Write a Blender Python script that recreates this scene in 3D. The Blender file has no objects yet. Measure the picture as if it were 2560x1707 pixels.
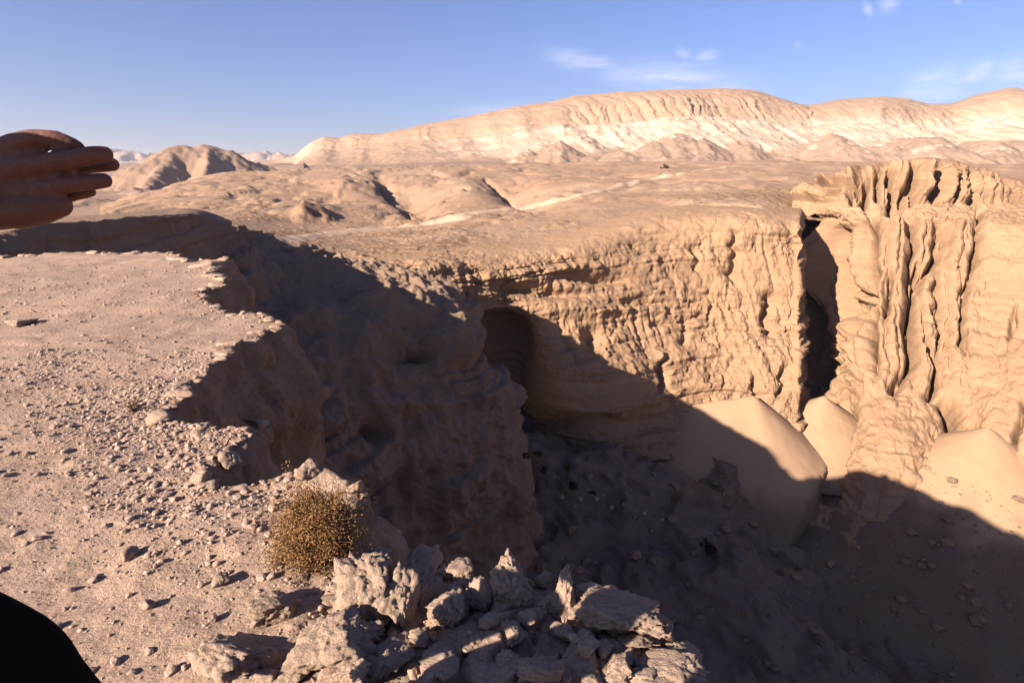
import bpy, bmesh, math, random
import numpy as np
from mathutils import Vector, Matrix, noise as mnoise

random.seed(7)
RNG = np.random.default_rng(7)
SC = bpy.context.scene
COL = SC.collection

# ------------------------------------------------------------------ camera, sky, sun, exposure
W, H = 2560.0, 1707.0
FPX = 1422.0                                   # focal length in photograph pixels (20 mm lens)
PITCH = math.radians(16.5)
CAM = np.array([0.0, 0.0, 1.65])
cd = bpy.data.cameras.new('camera')
cam = bpy.data.objects.new('camera', cd)
COL.objects.link(cam)
cam.location = CAM.tolist()
cam.rotation_euler = (math.radians(90) - PITCH, 0, 0)
cd.sensor_width = 36.0
cd.lens = 36.0 * FPX / W
cd.clip_start = 0.02
cd.clip_end = 60000
SC.camera = cam

SUN_AZ = math.radians(50)                      # direction the light travels, right of straight ahead
SUN_EL = math.radians(25)
TO_SUN = np.array([-math.sin(SUN_AZ) * math.cos(SUN_EL), -math.cos(SUN_AZ) * math.cos(SUN_EL), math.sin(SUN_EL)])
sl = bpy.data.lights.new('sun', 'SUN')
sl.energy = 5.0
sl.angle = math.radians(0.53)
sl.color = (1.0, 0.87, 0.74)
so = bpy.data.objects.new('sun', sl)
COL.objects.link(so)
so.rotation_euler = Vector((-TO_SUN).tolist()).to_track_quat('-Z', 'Y').to_euler()
so.location = (-30, -25, 30)

world = bpy.data.worlds.new('World')
SC.world = world
world.use_nodes = True
SC.view_settings.view_transform = 'Standard'
SC.view_settings.look = 'None'
SC.view_settings.exposure = 1.85
SC.view_settings.gamma = 1.0
SC.view_settings.use_curve_mapping = False
SC.cycles.max_bounces = 4
SC.cycles.diffuse_bounces = 3
SKY_STRENGTH = 0.05


def P(px, py, t):
    """the point at depth t along the ray of a photograph pixel"""
    xc = (px - W / 2) / FPX
    up = -(py - H / 2) / FPX
    c, s = math.cos(PITCH), math.sin(PITCH)
    return CAM + t * np.array([xc, c + up * s, -s + up * c])


def at_z(px, py, z):
    d = P(px, py, 1.0) - CAM
    return CAM + d * ((z - CAM[2]) / d[2])


def to_px(p):
    p = np.asarray(p, float) - CAM
    c, s = math.cos(PITCH), math.sin(PITCH)
    dep = p[..., 1] * c - p[..., 2] * s
    up = p[..., 1] * s + p[..., 2] * c
    return W / 2 + FPX * p[..., 0] / dep, H / 2 - FPX * up / dep, dep


def build_world():
    nt = world.node_tree
    nt.nodes.clear()
    N, L = nt.nodes.new, nt.links.new
    out = N('ShaderNodeOutputWorld')
    bg = N('ShaderNodeBackground')
    bg.inputs['Strength'].default_value = SKY_STRENGTH
    sky = N('ShaderNodeTexSky')
    sky.sky_type = 'NISHITA'
    sky.sun_disc = False
    sky.sun_elevation = SUN_EL
    sky.sun_rotation = math.atan2(TO_SUN[0], TO_SUN[1])
    sky.altitude = 300
    sky.air_density = 1.0
    sky.dust_density = 1.3
    sky.ozone_density = 1.5
    tc = N('ShaderNodeTexCoord')
    sep = N('ShaderNodeSeparateXYZ')
    L(tc.outputs['Generated'], sep.inputs[0])

    def math_(op, a, b=None, c=None):
        n = N('ShaderNodeMath')
        n.operation = op
        for i, v in enumerate((a, b, c)):
            if v is None:
                continue
            if isinstance(v, (int, float)):
                n.inputs[i].default_value = v
            else:
                L(v, n.inputs[i])
        return n.outputs[0]

    # thin high cloud: wisps given by direction on the sky, broken by stretched noise
    def dot(v):
        n = N('ShaderNodeVectorMath')
        n.operation = 'DOT_PRODUCT'
        L(tc.outputs['Generated'], n.inputs[0])
        n.inputs[1].default_value = v
        return n.outputs['Value']
    nz = N('ShaderNodeTexNoise')
    mp = N('ShaderNodeMapping')
    mp.inputs['Scale'].default_value = (6, 6, 34)
    L(tc.outputs['Generated'], mp.inputs[0])
    L(mp.outputs[0], nz.inputs['Vector'])
    nz.inputs['Scale'].default_value = 2.6
    nz.inputs['Detail'].default_value = 7
    nz.inputs['Roughness'].default_value = 0.62
    total = None
    wisps = [((1370, 137), (1560, 178), 17, .8), ((1520, 180), (1830, 205), 27, .75), ((1600, 215), (1900, 225), 30, .5),
             ((1690, 125), (1730, 145), 9, .6), ((1735, 146), (1795, 134), 9, .8),
             ((2160, 32), (2180, 20), 12, .8), ((2200, 18), (2250, 0), 13, .7),
             ((2260, 232), (2420, 205), 30, .75), ((2400, 195), (2490, 165), 16, .8), ((2480, 180), (2600, 195), 26, .7),
             ((2385, 5), (2400, -5), 9, .5), ((1120, 285), (1330, 268), 14, .35), ((1985, 115), (2000, 117), 9, .35)]
    for a, b, w, k in wisps:
        va = P(a[0], a[1], 1) - CAM
        va /= np.linalg.norm(va)
        vb = P(b[0], b[1], 1) - CAM
        vb /= np.linalg.norm(vb)
        mid = va + vb
        mid /= np.linalg.norm(mid)
        ax = vb - va
        half = np.linalg.norm(ax) / 2
        ax /= np.linalg.norm(ax)
        nn = np.cross(mid, ax)
        wr = w / FPX
        du = math_('DIVIDE', dot(ax.tolist()), half * 0.95)
        dv = math_('DIVIDE', dot(nn.tolist()), wr)
        r2 = math_('ADD', math_('POWER', math_('ABSOLUTE', du), 2.6), math_('POWER', math_('ABSOLUTE', dv), 2.0))
        g = math_('MULTIPLY', math_('EXPONENT', math_('MULTIPLY', r2, -1.0)), k)
        front = math_('GREATER_THAN', dot(mid.tolist()), 0.0)
        g = math_('MULTIPLY', g, front)
        total = g if total is None else math_('MAXIMUM', total, g)
    brk = N('ShaderNodeMapRange')
    L(nz.outputs['Fac'], brk.inputs[0])
    brk.inputs[1].default_value = 0.28
    brk.inputs[2].default_value = 0.75
    thin = N('ShaderNodeMapRange')                       # the rest of the sky keeps a few faint streaks
    L(nz.outputs['Fac'], thin.inputs[0])
    thin.inputs[1].default_value = 0.66
    thin.inputs[2].default_value = 0.95
    thin.inputs[4].default_value = 0.3
    mask = math_('ADD', math_('MULTIPLY', total, brk.outputs[0]), thin.outputs[0])
    mask = math_('MULTIPLY', mask, 0.5)
    mix = N('ShaderNodeMix')
    mix.data_type = 'RGBA'
    L(mask, mix.inputs['Factor'])
    tn = N('ShaderNodeMix')
    tn.data_type = 'RGBA'
    tn.blend_type = 'MULTIPLY'
    tn.inputs['Factor'].default_value = 1
    L(sky.outputs[0], tn.inputs['A'])
    tn.inputs['B'].default_value = (0.52, 0.565, 0.86, 1)
    L(tn.outputs['Result'], mix.inputs['A'])
    mix.inputs['B'].default_value = (9.5, 8.6, 9.0, 1)
    L(mix.outputs['Result'], bg.inputs['Color'])
    L(bg.outputs[0], out.inputs[0])


build_world()

# ------------------------------------------------------------------ numpy noise
_perm = RNG.permutation(256).astype(np.int32)
_perm = np.concatenate([_perm, _perm, _perm])
_g = RNG.normal(size=(256, 3)).astype(np.float32)
_g /= np.linalg.norm(_g, axis=1)[:, None]
_r1 = RNG.random(4096).astype(np.float32)


def perlin(p, seed=0):
    p = np.asarray(p, np.float32) + np.float32(seed * 17.37)
    i = np.floor(p).astype(np.int32)
    f = (p - i).astype(np.float32)
    w = f * f * f * (f * (f * 6 - 15) + 10)
    x0, y0, z0 = (i[:, k] & 255 for k in range(3))
    res = []
    for dx in (0, 1):
        a = _perm[(x0 + dx) & 255]
        for dy in (0, 1):
            b = _perm[(a + y0 + dy) & 255]
            for dz in (0, 1):
                g = _g[_perm[(b + z0 + dz) & 255]]
                res.append(g[:, 0] * (f[:, 0] - dx) + g[:, 1] * (f[:, 1] - dy) + g[:, 2] * (f[:, 2] - dz))
    l = lambda a, b, t: a + (b - a) * t
    c00, c01 = l(res[0], res[4], w[:, 0]), l(res[1], res[5], w[:, 0])
    c10, c11 = l(res[2], res[6], w[:, 0]), l(res[3], res[7], w[:, 0])
    return l(l(c00, c10, w[:, 1]), l(c01, c11, w[:, 1]), w[:, 2]) * 1.5


def fbm(p, freq, octs=4, seed=0, gain=0.5, lac=2.03):
    p = np.asarray(p, np.float32) * freq
    s, a = 0, 1.0
    for o in range(octs):
        s = s + a * perlin(p, seed + o)
        p = p * lac
        a *= gain
    return s


def ridged(p, freq, octs=4, seed=0, gain=0.5, lac=2.03):
    p = np.asarray(p, np.float32) * freq
    s, a = 0, 1.0
    for o in range(octs):
        s = s + a * (1 - 2 * np.abs(perlin(p, seed + o)))
        p = p * lac
        a *= gain
    return s


def sstep(a, b, x):
    t = np.clip((x - a) / (b - a), 0, 1)
    return t * t * (3 - 2 * t)


def strata(z, freq, seed=0, edge=0.35):
    """random ledges: beds of different hardness, piecewise flat with short steps"""
    t = z * freq + seed * 31.7 + 1000
    i = np.floor(t).astype(np.int32)
    f = sstep(1 - edge, 1, t - i)
    a, b = _r1[i % 4096], _r1[(i + 1) % 4096]
    return (a + (b - a) * f) * 2 - 1


def blocks(z, along, fz, fa, seed):
    """beds split by vertical joints: every block stands out by its own amount"""
    tz = z * fz + 500
    i = np.floor(tz).astype(np.int32)
    ri = _r1[(i * 7 + seed) % 4096]
    ta = along * fa * (.6 + .8 * _r1[(i * 13 + seed + 5) % 4096]) + ri * 17 + 500
    j = np.floor(ta).astype(np.int32)
    h = _r1[(i * 131 + j * 57 + seed) % 4096] * 2 - 1
    ez = np.minimum(tz - i, 1 - (tz - i)) / fz
    ea = np.minimum(ta - j, 1 - (ta - j)) / fa
    groove = np.minimum(sstep(0, .10, ez), sstep(0, .14, ea))
    return h, groove


def columns(along, z, freq, seed, sharp=3.0, band=.16):
    """pillars parted by narrow grooves; each stands out differently and may end at a bed"""
    t = along * freq + 700
    i = np.floor(t).astype(np.int32)
    zb = z * band + 300
    zi = np.floor(zb).astype(np.int32)
    zf = sstep(.25, .75, zb - zi)
    f1 = np.full(t.shape, 9., np.float32)
    f2 = f1.copy()
    hh = np.zeros(t.shape, np.float32)
    for k in (-1, 0, 1, 2):
        j = i + k
        c = j + .15 + .7 * _r1[(j * 37 + seed) % 4096]
        d = np.abs(t - c)
        a0, a1 = _r1[(j * 91 + zi * 13 + seed) % 4096], _r1[(j * 91 + zi * 13 + 13 + seed) % 4096]
        cell = a0 + (a1 - a0) * zf
        near = d < f1
        f2 = np.where(near, f1, np.minimum(f2, d))
        hh = np.where(near, cell, hh)
        f1 = np.where(near, d, f1)
    bulge = 1 - np.exp(-(f2 - f1) * sharp)
    return bulge * (.55 + .9 * hh) - .6


def catmull(ctrl, n, axis):
    ctrl = np.moveaxis(np.asarray(ctrl, float), axis, 0)
    k = ctrl.shape[0]
    u = np.linspace(0, k - 1, n) if np.isscalar(n) else np.asarray(n)
    i = np.clip(np.floor(u).astype(int), 0, k - 2)
    f = (u - i).reshape((-1,) + (1,) * (ctrl.ndim - 1))
    p1, p2 = ctrl[i], ctrl[i + 1]
    p0 = np.where((i > 0).reshape(f.shape), ctrl[np.maximum(i - 1, 0)], 2 * p1 - p2)
    p3 = np.where((i < k - 2).reshape(f.shape), ctrl[np.minimum(i + 2, k - 1)], 2 * p2 - p1)
    r = 0.5 * (2 * p1 + (p2 - p0) * f + (2 * p0 - 5 * p1 + 4 * p2 - p3) * f ** 2 + (3 * p1 - p0 - 3 * p2 + p3) * f ** 3)
    return np.moveaxis(r, 0, axis)


# ------------------------------------------------------------------ mesh helpers
def mesh_from(name, verts, faces, smooth=True):
    me = bpy.data.meshes.new(name)
    verts = np.ascontiguousarray(verts, np.float32)
    faces = np.ascontiguousarray(faces, np.int32)
    n, k = faces.shape
    me.vertices.add(len(verts))
    me.vertices.foreach_set('co', verts.ravel())
    me.loops.add(n * k)
    me.loops.foreach_set('vertex_index', faces.ravel())
    me.polygons.add(n)
    me.polygons.foreach_set('loop_start', np.arange(0, n * k, k, dtype=np.int32))
    me.polygons.foreach_set('loop_total', np.full(n, k, np.int32))
    me.polygons.foreach_set('use_smooth', np.full(n, smooth, bool))
    me.update(calc_edges=True)
    return me


def attr(me, name, vals):
    a = me.attributes.new(name, 'FLOAT', 'POINT')
    a.data.foreach_set('value', np.ascontiguousarray(vals, np.float32))


def link(name, me, mat=None, parent=None, label=None, cat=None, group=None, kind=None):
    o = bpy.data.objects.new(name, me)
    COL.objects.link(o)
    if mat is not None and me is not None and not me.materials:
        me.materials.append(mat)
    if parent is not None:
        o.parent = parent
    for k, v in (('label', label), ('category', cat), ('group', group), ('kind', kind)):
        if v:
            o[k] = v
    return o


def grid_faces(nv, nu):
    a = np.arange(nv * nu).reshape(nv, nu)
    return np.stack([a[:-1, :-1], a[1:, :-1], a[1:, 1:], a[:-1, 1:]], -1).reshape(-1, 4)


def grid_normals(g):
    du = np.gradient(g, axis=1)
    dv = np.gradient(g, axis=0)
    n = np.cross(dv, du)
    return n / (np.linalg.norm(n, axis=2, keepdims=True) + 1e-9)


def sheet(name, g, disp, mat, label=None, kind='structure', sgn_toward=None, keep=None):
    """g: (nv,nu,3) base surface; disp(p, n, g2d) -> offsets (N,3), attribute dict"""
    nv, nu = g.shape[:2]
    n = grid_normals(g)
    ref = CAM if sgn_toward is None else np.asarray(sgn_toward)
    flip = np.mean(np.sum(n * (ref - g), axis=2)) < 0
    if flip:
        n = -n
    p = g.reshape(-1, 3)
    off, at = disp(p, n.reshape(-1, 3))
    q = p + off
    f = grid_faces(nv, nu)
    if not flip:
        pass
    else:
        f = f[:, ::-1]
    if keep is not None:
        f = f[keep(q)[f].all(axis=1)]
    me = mesh_from(name, q, f)
    for k, v in at.items():
        attr(me, k, v)
    o = link(name, me, mat, kind=kind, label=label)
    return o, q.reshape(nv, nu, 3)


def ctrl_patch(rows, nv, nu):
    """rows of (px, py, t) -> dense grid of 3D points"""
    c = np.array([[P(*q) for q in r] for r in rows])
    return catmull(catmull(c, nv, 0), nu, 1)


# ------------------------------------------------------------------ materials
def nodes_mat(name):
    m = bpy.data.materials.new(name)
    m.use_nodes = True
    nt = m.node_tree
    nt.nodes.clear()
    return m, nt, nt.nodes.new, nt.links.new


ALB = np.array([0.455, 0.425, 0.41])            # the photograph is exposed for the shade: rock itself is darker than it looks


def rock_mat(name, dark, mid, light, scale=1.0, strata_amt=0.0, strata_freq=1.0, bump=0.3, bump_scale=6.0, mask=None, mask_col=None,
             rough=0.95, speck=0.0, speck_scale=40.0, bump_dist=0.1):
    dark, mid, light = (tuple(np.array(c) * ALB) for c in (dark, mid, light))
    mask_col = [tuple(np.array(c) * ALB) for c in mask_col] if mask_col else None
    m, nt, N, L = nodes_mat(name)
    out, bs = N('ShaderNodeOutputMaterial'), N('ShaderNodeBsdfPrincipled')
    bs.inputs['Roughness'].default_value = rough
    bs.inputs['Specular IOR Level'].default_value = 0.12
    L(bs.outputs[0], out.inputs[0])
    geo = N('ShaderNodeNewGeometry')
    pos = geo.outputs['Position']

    def noise(sc, det=5, ro=0.6, vec=None, dist=0.0):
        n = N('ShaderNodeTexNoise')
        n.inputs['Scale'].default_value = sc
        n.inputs['Detail'].default_value = det
        n.inputs['Roughness'].default_value = ro
        n.inputs['Distortion'].default_value = dist
        L(vec if vec is not None else pos, n.inputs['Vector'])
        return n.outputs['Fac']

    ramp = N('ShaderNodeValToRGB')
    e = ramp.color_ramp.elements
    e[0].position, e[0].color = 0.30, (*dark, 1)
    e[1].position, e[1].color = 0.70, (*light, 1)
    k = e.new(0.5)
    k.color = (*mid, 1)
    fac = noise(scale, 8, 0.62)
    fine = noise(scale * 7.3, 4, 0.6)
    mx = N('ShaderNodeMix')
    mx.inputs['Factor'].default_value = 0.38
    L(fac, mx.inputs['A'])
    L(fine, mx.inputs['B'])
    f = mx.outputs['Result']
    if strata_amt > 0:
        mp = N('ShaderNodeMapping')
        mp.inputs['Scale'].default_value = (0.06 * strata_freq, 0.06 * strata_freq, strata_freq)
        L(pos, mp.inputs[0])
        st = noise(1.0, 5, 0.7, mp.outputs[0], 0.4)
        m2 = N('ShaderNodeMix')
        m2.inputs['Factor'].default_value = strata_amt
        L(f, m2.inputs['A'])
        L(st, m2.inputs['B'])
        f = m2.outputs['Result']
    L(f, ramp.inputs[0])
    col = ramp.outputs[0]
    if speck > 0:
        vo = N('ShaderNodeTexVoronoi')
        vo.inputs['Scale'].default_value = speck_scale
        L(pos, vo.inputs['Vector'])
        hs = N('ShaderNodeSeparateColor')
        L(vo.outputs['Color'], hs.inputs[0])
        mr = N('ShaderNodeMapRange')
        L(hs.outputs[0], mr.inputs[0])
        mr.inputs[3].default_value = 1 - speck
        mr.inputs[4].default_value = 1 + speck
        mm = N('ShaderNodeMix')
        mm.data_type = 'RGBA'
        mm.blend_type = 'MULTIPLY'
        mm.inputs['Factor'].default_value = 1
        L(col, mm.inputs['A'])
        L(mr.outputs[0], mm.inputs['B'])
        col = mm.outputs['Result']
    if mask:
        for mk, mc in zip(mask, mask_col):
            a = N('ShaderNodeAttribute')
            a.attribute_name = mk
            mm = N('ShaderNodeMix')
            mm.data_type = 'RGBA'
            L(a.outputs['Fac'], mm.inputs['Factor'])
            L(col, mm.inputs['A'])
            tint = N('ShaderNodeMix')
            tint.data_type = 'RGBA'
            tint.inputs['A'].default_value = (*[c * 0.8 for c in mc], 1)
            tint.inputs['B'].default_value = (*[min(1, c * 1.12) for c in mc], 1)
            L(f, tint.inputs['Factor'])
            L(tint.outputs['Result'], mm.inputs['B'])
            col = mm.outputs['Result']
    L(col, bs.inputs['Base Color'])
    if bump > 0:
        b1 = noise(bump_scale, 8, 0.68)
        if strata_amt > .25:
            mp2 = N('ShaderNodeMapping')
            mp2.inputs['Scale'].default_value = (0.12 * strata_freq, 0.12 * strata_freq, 2.6 * strata_freq)
            L(pos, mp2.inputs[0])
            bed = noise(1.0, 6, 0.72, mp2.outputs[0], 0.3)
            mb = N('ShaderNodeMix')
            mb.inputs['Factor'].default_value = 0.5
            L(b1, mb.inputs['A'])
            L(bed, mb.inputs['B'])
            b1 = mb.outputs['Result']
        bp = N('ShaderNodeBump')
        bp.inputs['Strength'].default_value = bump
        bp.inputs['Distance'].default_value = bump_dist
        L(b1, bp.inputs['Height'])
        L(bp.outputs[0], bs.inputs['Normal'])
    return m


def plain_mat(name, col, rough=0.8, var=0.15, sc=20.0, spec=0.2, bump=0.0):
    m, nt, N, L = nodes_mat(name)
    out, bs = N('ShaderNodeOutputMaterial'), N('ShaderNodeBsdfPrincipled')
    bs.inputs['Roughness'].default_value = rough
    bs.inputs['Specular IOR Level'].default_value = spec
    L(bs.outputs[0], out.inputs[0])
    geo = N('ShaderNodeNewGeometry')
    n = N('ShaderNodeTexNoise')
    n.inputs['Scale'].default_value = sc
    n.inputs['Detail'].default_value = 5
    L(geo.outputs['Position'], n.inputs['Vector'])
    mx = N('ShaderNodeMix')
    mx.data_type = 'RGBA'
    mx.inputs['A'].default_value = (*[c * (1 - var) for c in col], 1)
    mx.inputs['B'].default_value = (*[min(1, c * (1 + var)) for c in col], 1)
    L(n.outputs['Fac'], mx.inputs['Factor'])
    L(mx.outputs['Result'], bs.inputs['Base Color'])
    if bump:
        bp = N('ShaderNodeBump')
        bp.inputs['Strength'].default_value = bump
        bp.inputs['Distance'].default_value = 0.002
        L(n.outputs['Fac'], bp.inputs['Height'])
        L(bp.outputs[0], bs.inputs['Normal'])
    return m


M = {
    'wall': rock_mat('sandstone', (.40, .255, .15), (.50, .33, .20), (.59, .40, .245), 0.25, 0.55, 1.6, 0.6, 2.6, bump_dist=0.28,
                     mask=['sand'], mask_col=[(.57, .39, .24)]),
    'plateau': rock_mat('desert_ground', (.46, .31, .20), (.54, .37, .245), (.61, .43, .29), 0.05, 0.0, 1, 0.7, 1.4, bump_dist=0.5,
                        mask=['rocky', 'pale'], mask_col=[(.40, .265, .165), (.64, .47, .33)]),
    'sand': rock_mat('sand', (.54, .37, .23), (.58, .40, .25), (.62, .43, .27), 0.12, 0, 1, 0.10, 3.0, mask=['toe_shade'], mask_col=[(.30, .21, .15)]),  # mask colour darkens the foot of the fans in place of deep shade
    'slope': rock_mat('dusty_rock', (.30, .21, .145), (.40, .285, .20), (.49, .36, .255), 0.3, 0.3, 1.0, 0.8, 2.5, bump_dist=0.3),
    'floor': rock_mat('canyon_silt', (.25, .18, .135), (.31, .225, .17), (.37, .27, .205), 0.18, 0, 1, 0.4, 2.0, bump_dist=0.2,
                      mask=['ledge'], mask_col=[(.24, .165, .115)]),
    'ridge': rock_mat('ridge_rock', (.46, .31, .20), (.53, .37, .245), (.60, .43, .29), 0.012, 0.35, 0.09, 0.4, 0.12, bump_dist=3,
                      mask=['white', 'brown'], mask_col=[(.86, .72, .56), (.40, .285, .21)]),
    'foothill': rock_mat('foothill_scree', (.38, .27, .19), (.44, .315, .225), (.50, .365, .26), 0.02, 0, 1, 0.35, 0.3, bump_dist=1.5,
                         mask=['white'], mask_col=[(.68, .55, .42)]),
    'hill': rock_mat('hill_rock', (.36, .245, .17), (.42, .295, .21), (.50, .355, .25), 0.02, 0.3, 0.08, 0.4, 0.2, bump_dist=2),
    'far': rock_mat('far_desert', (.40, .29, .22), (.46, .335, .255), (.52, .39, .30), 0.006, 0, 1, 0.3, 0.06, bump_dist=4),
    'ledge': rock_mat('gravel_bedrock', (.50, .355, .262), (.60, .438, .328), (.69, .52, .395), 1.3, 0, 1, 0.9, 28.0, speck=0.14, speck_scale=70,
                      bump_dist=0.02),
    'face': rock_mat('ledge_face', (.36, .215, .14), (.54, .37, .255), (.68, .52, .39), 2.6, 0.2, 3.0, 1.0, 9.0, bump_dist=0.08),
    'crag': rock_mat('limestone', (.48, .345, .25), (.67, .51, .385), (.80, .64, .50), 6.5, 0, 1, 1.0, 26.0, speck=0.06, speck_scale=90,
                     bump_dist=0.035),
    'stone': rock_mat('pebble', (.46, .34, .265), (.57, .435, .345), (.68, .54, .44), 9.0, 0, 1, 0.4, 60.0, bump_dist=0.006),
    'track': rock_mat('packed_track', (.69, .52, .37), (.73, .55, .39), (.77, .58, .415), 0.2, 0, 1, 0.1, 2.0),
}

# ------------------------------------------------------------------ far ground and distant hills
def far_desert():
    n = 120
    r = np.concatenate([[0], np.geomspace(60, 30000, n - 1)])
    a = np.linspace(0, 2 * np.pi, 161)
    g = np.stack([r[:, None] * np.sin(a), r[:, None] * np.cos(a), np.full((n, 161), -46.0)], -1)

    def d(p, nn):
        rr = np.hypot(p[:, 0], p[:, 1])
        h = fbm(p, 1 / 900, 4, 3) * 14 * sstep(300, 1500, rr)
        o = np.zeros_like(p)
        o[:, 2] = h
        return o, {}
    sheet('desert_plain', g, d, M['far'], sgn_toward=(0, 0, 1e5))


far_desert()


def valley():
    rows = [[(-700, 760, 45), (-300, 720, 50), (0, 680, 55), (200, 650, 60), (380, 640, 70), (560, 620, 90), (760, 560, 150)],
            [(-700, 640, 120), (-300, 600, 140), (0, 560, 160), (200, 530, 180), (380, 510, 200), (560, 500, 230), (760, 470, 300)],
            [(-700, 560, 200), (-300, 545, 230), (0, 525, 260), (200, 505, 290), (380, 490, 320), (560, 480, 340), (760, 450, 360)],
            [(-700, 510, 320), (-300, 505, 350), (0, 490, 400), (200, 480, 430), (380, 470, 460), (560, 465, 460), (760, 440, 440)],
            [(-700, 470, 600), (-300, 470, 620), (0, 462, 650), (200, 458, 680), (380, 450, 700), (560, 445, 660), (760, 425, 560)],
            [(-700, 445, 1000), (-300, 447, 1000), (0, 440, 1050), (200, 432, 1050), (380, 430, 1050), (560, 428, 1000), (760, 415, 800)],
            [(-700, 425, 1700), (-300, 424, 1700), (0, 420, 1700), (200, 415, 1600), (300, 412, 1600), (560, 412, 1600), (760, 405, 1300)]]
    g = ctrl_patch(rows, 160, 260)

    def d(p, n):
        t = p[:, 1]
        k = np.clip(t / 300, 0.25, 3)
        h = (np.abs(fbm(p, 1 / 90, 3, 11, .4)) * 5 - 1) * np.minimum(k, 1.6) * sstep(150, 350, t) + fbm(p, 1 / 14, 3, 14) * .4
        h += np.maximum(0, fbm(p * [1, .5, 1], 1 / 200, 3, 17, .4)) * 9 * sstep(350, 700, t)
        o = np.zeros_like(p)
        o[:, 2] = h
        return o, {}
    sheet('valley_floor', g, d, M['hill'])
    # pale hills on the horizon
    px = np.linspace(-700, 900, 420)
    sky_px = [-700, -300, -40, 100, 230, 265, 300, 318, 345, 372, 395, 440, 520, 600, 690, 760, 900]
    sky_py = [400, 396, 402, 398, 404, 388, 380, 382, 392, 391, 389, 396, 402, 398, 392, 396, 400]
    top = np.interp(px, sky_px, sky_py)
    vv = np.linspace(0, 1, 60)
    g = np.array([[P(x, 440 + (y - 440) * v, 2300 + 700 * v) for x, y in zip(px, top)] for v in vv])

    def d2(p, n):
        v = np.repeat(vv, len(px))
        o = n * (ridged(p * [1, 1, .35], 1 / 170, 4, 23) * 38 * np.sin(np.pi * np.clip(v, 0, 1)) ** .7)[:, None]
        o[:, 2] += fbm(p, 1 / 60, 3, 29) * 5
        return o, {}
    sheet('horizon_hills', g, d2, M['far'])


valley()


def hill_field(name, xr, yr, step, ridges, base, mat, seed, gul=(1 / 22, 3.0), slope=0.62, at=None, kind='structure'):
    """hills as a height field: each ridge line (points with their heights) falls away at the slope of scree"""
    xs = np.arange(xr[0], xr[1], step)
    ys = np.arange(yr[0], yr[1], step)
    X, Y = np.meshgrid(xs, ys)
    p = np.stack([X.ravel(), Y.ravel(), np.zeros(X.size)], 1)
    w = fbm(p, 1 / 60, 3, seed) * 10
    z = np.full(len(p), -1e3)
    wob = 1 + 0.26 * fbm(p, 1 / 30, 4, seed + 3)
    for rl, sl_, flat in ridges:
        for (a, b) in zip(rl[:-1], rl[1:]):
            a, b = np.array(a), np.array(b)
            ab = b[:2] - a[:2]
            l2 = max(1e-6, ab @ ab)
            u = np.clip(((p[:, :2] - a[:2]) @ ab) / l2, 0, 1)
            q = a[:2] + u[:, None] * ab
            dist = np.hypot(p[:, 0] - q[:, 0], p[:, 1] - q[:, 1])
            zz = a[2] + u * (b[2] - a[2]) - np.maximum(0, dist - flat) * sl_ * wob
            z = np.maximum(z, zz)
    bz = base(p)
    gully = -np.abs(fbm(p, gul[0], 4, seed + 9)) * gul[1] * sstep(0, 12, z - bz)
    zf = np.maximum(z + gully, bz) + fbm(p, 1 / 5, 3, seed + 5) * 0.5
    keep = (z - bz) > -9
    p[:, 2] = zf
    g = p.reshape(len(ys), len(xs), 3)
    f = grid_faces(len(ys), len(xs))[:, ::-1]
    f = f[keep[f].any(axis=1)]
    me = mesh_from(name, p, f)
    used = np.unique(f)
    if at:
        for k, v in at(p, z - bz).items():
            attr(me, k, v)
    return link(name, me, mat, kind=kind)


# the rounded dark hill left of the ridge
def left_hill():
    T = 430
    rl = [tuple(P(*q)) for q in [(395, 395, T - 25), (425, 366, T - 8), (470, 360, T), (520, 361, T + 5), (570, 372, T + 12), (640, 402, T + 25), (700, 425, T + 40)]]
    sp1 = [tuple(P(*q)) for q in [(430, 372, T - 10), (400, 420, T - 45), (360, 470, T - 90)]]
    sp2 = [tuple(P(*q)) for q in [(520, 362, T + 5), (515, 420, T - 40), (500, 455, T - 80)]]
    sp3 = [tuple(P(*q)) for q in [(420, 380, T), (330, 430, T - 10), (230, 470, T - 30)]]
    small = [tuple(P(*q)) for q in [(345, 468, 330), (352, 470, 326)]]
    low = [tuple(P(*q)) for q in [(180, 492, 250), (300, 500, 262), (420, 506, 270)]]

    def base(p):
        return -22 + 0 * p[:, 0] + fbm(p, 1 / 50, 3, 40) * 3
    hill_field('hill', (-330, -100), (190, 560), 1.25, [(rl, .62, 3), (sp1, .8, 2), (sp2, .85, 1), (sp3, .55, 2), (small, .5, 3), (low, .3, 12)],
               base, M['hill'], 41, (1 / 24, 3.6))


left_hill()


# ------------------------------------------------------------------ the ridge
SKX = [560, 690, 740, 780, 810, 850, 880, 960, 1060, 1180, 1300, 1380, 1440, 1560, 1700, 1800, 1880, 1930, 1990, 2020, 2100, 2200, 2260, 2320, 2380, 2450, 2520, 2545, 2600, 2700, 2850]
SKY = [412, 402, 390, 356, 343, 346, 336, 335, 312, 291, 266, 255, 240, 230, 225, 222, 225, 240, 260, 265, 250, 242, 246, 262, 260, 236, 220, 221, 236, 250, 240]


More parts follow.
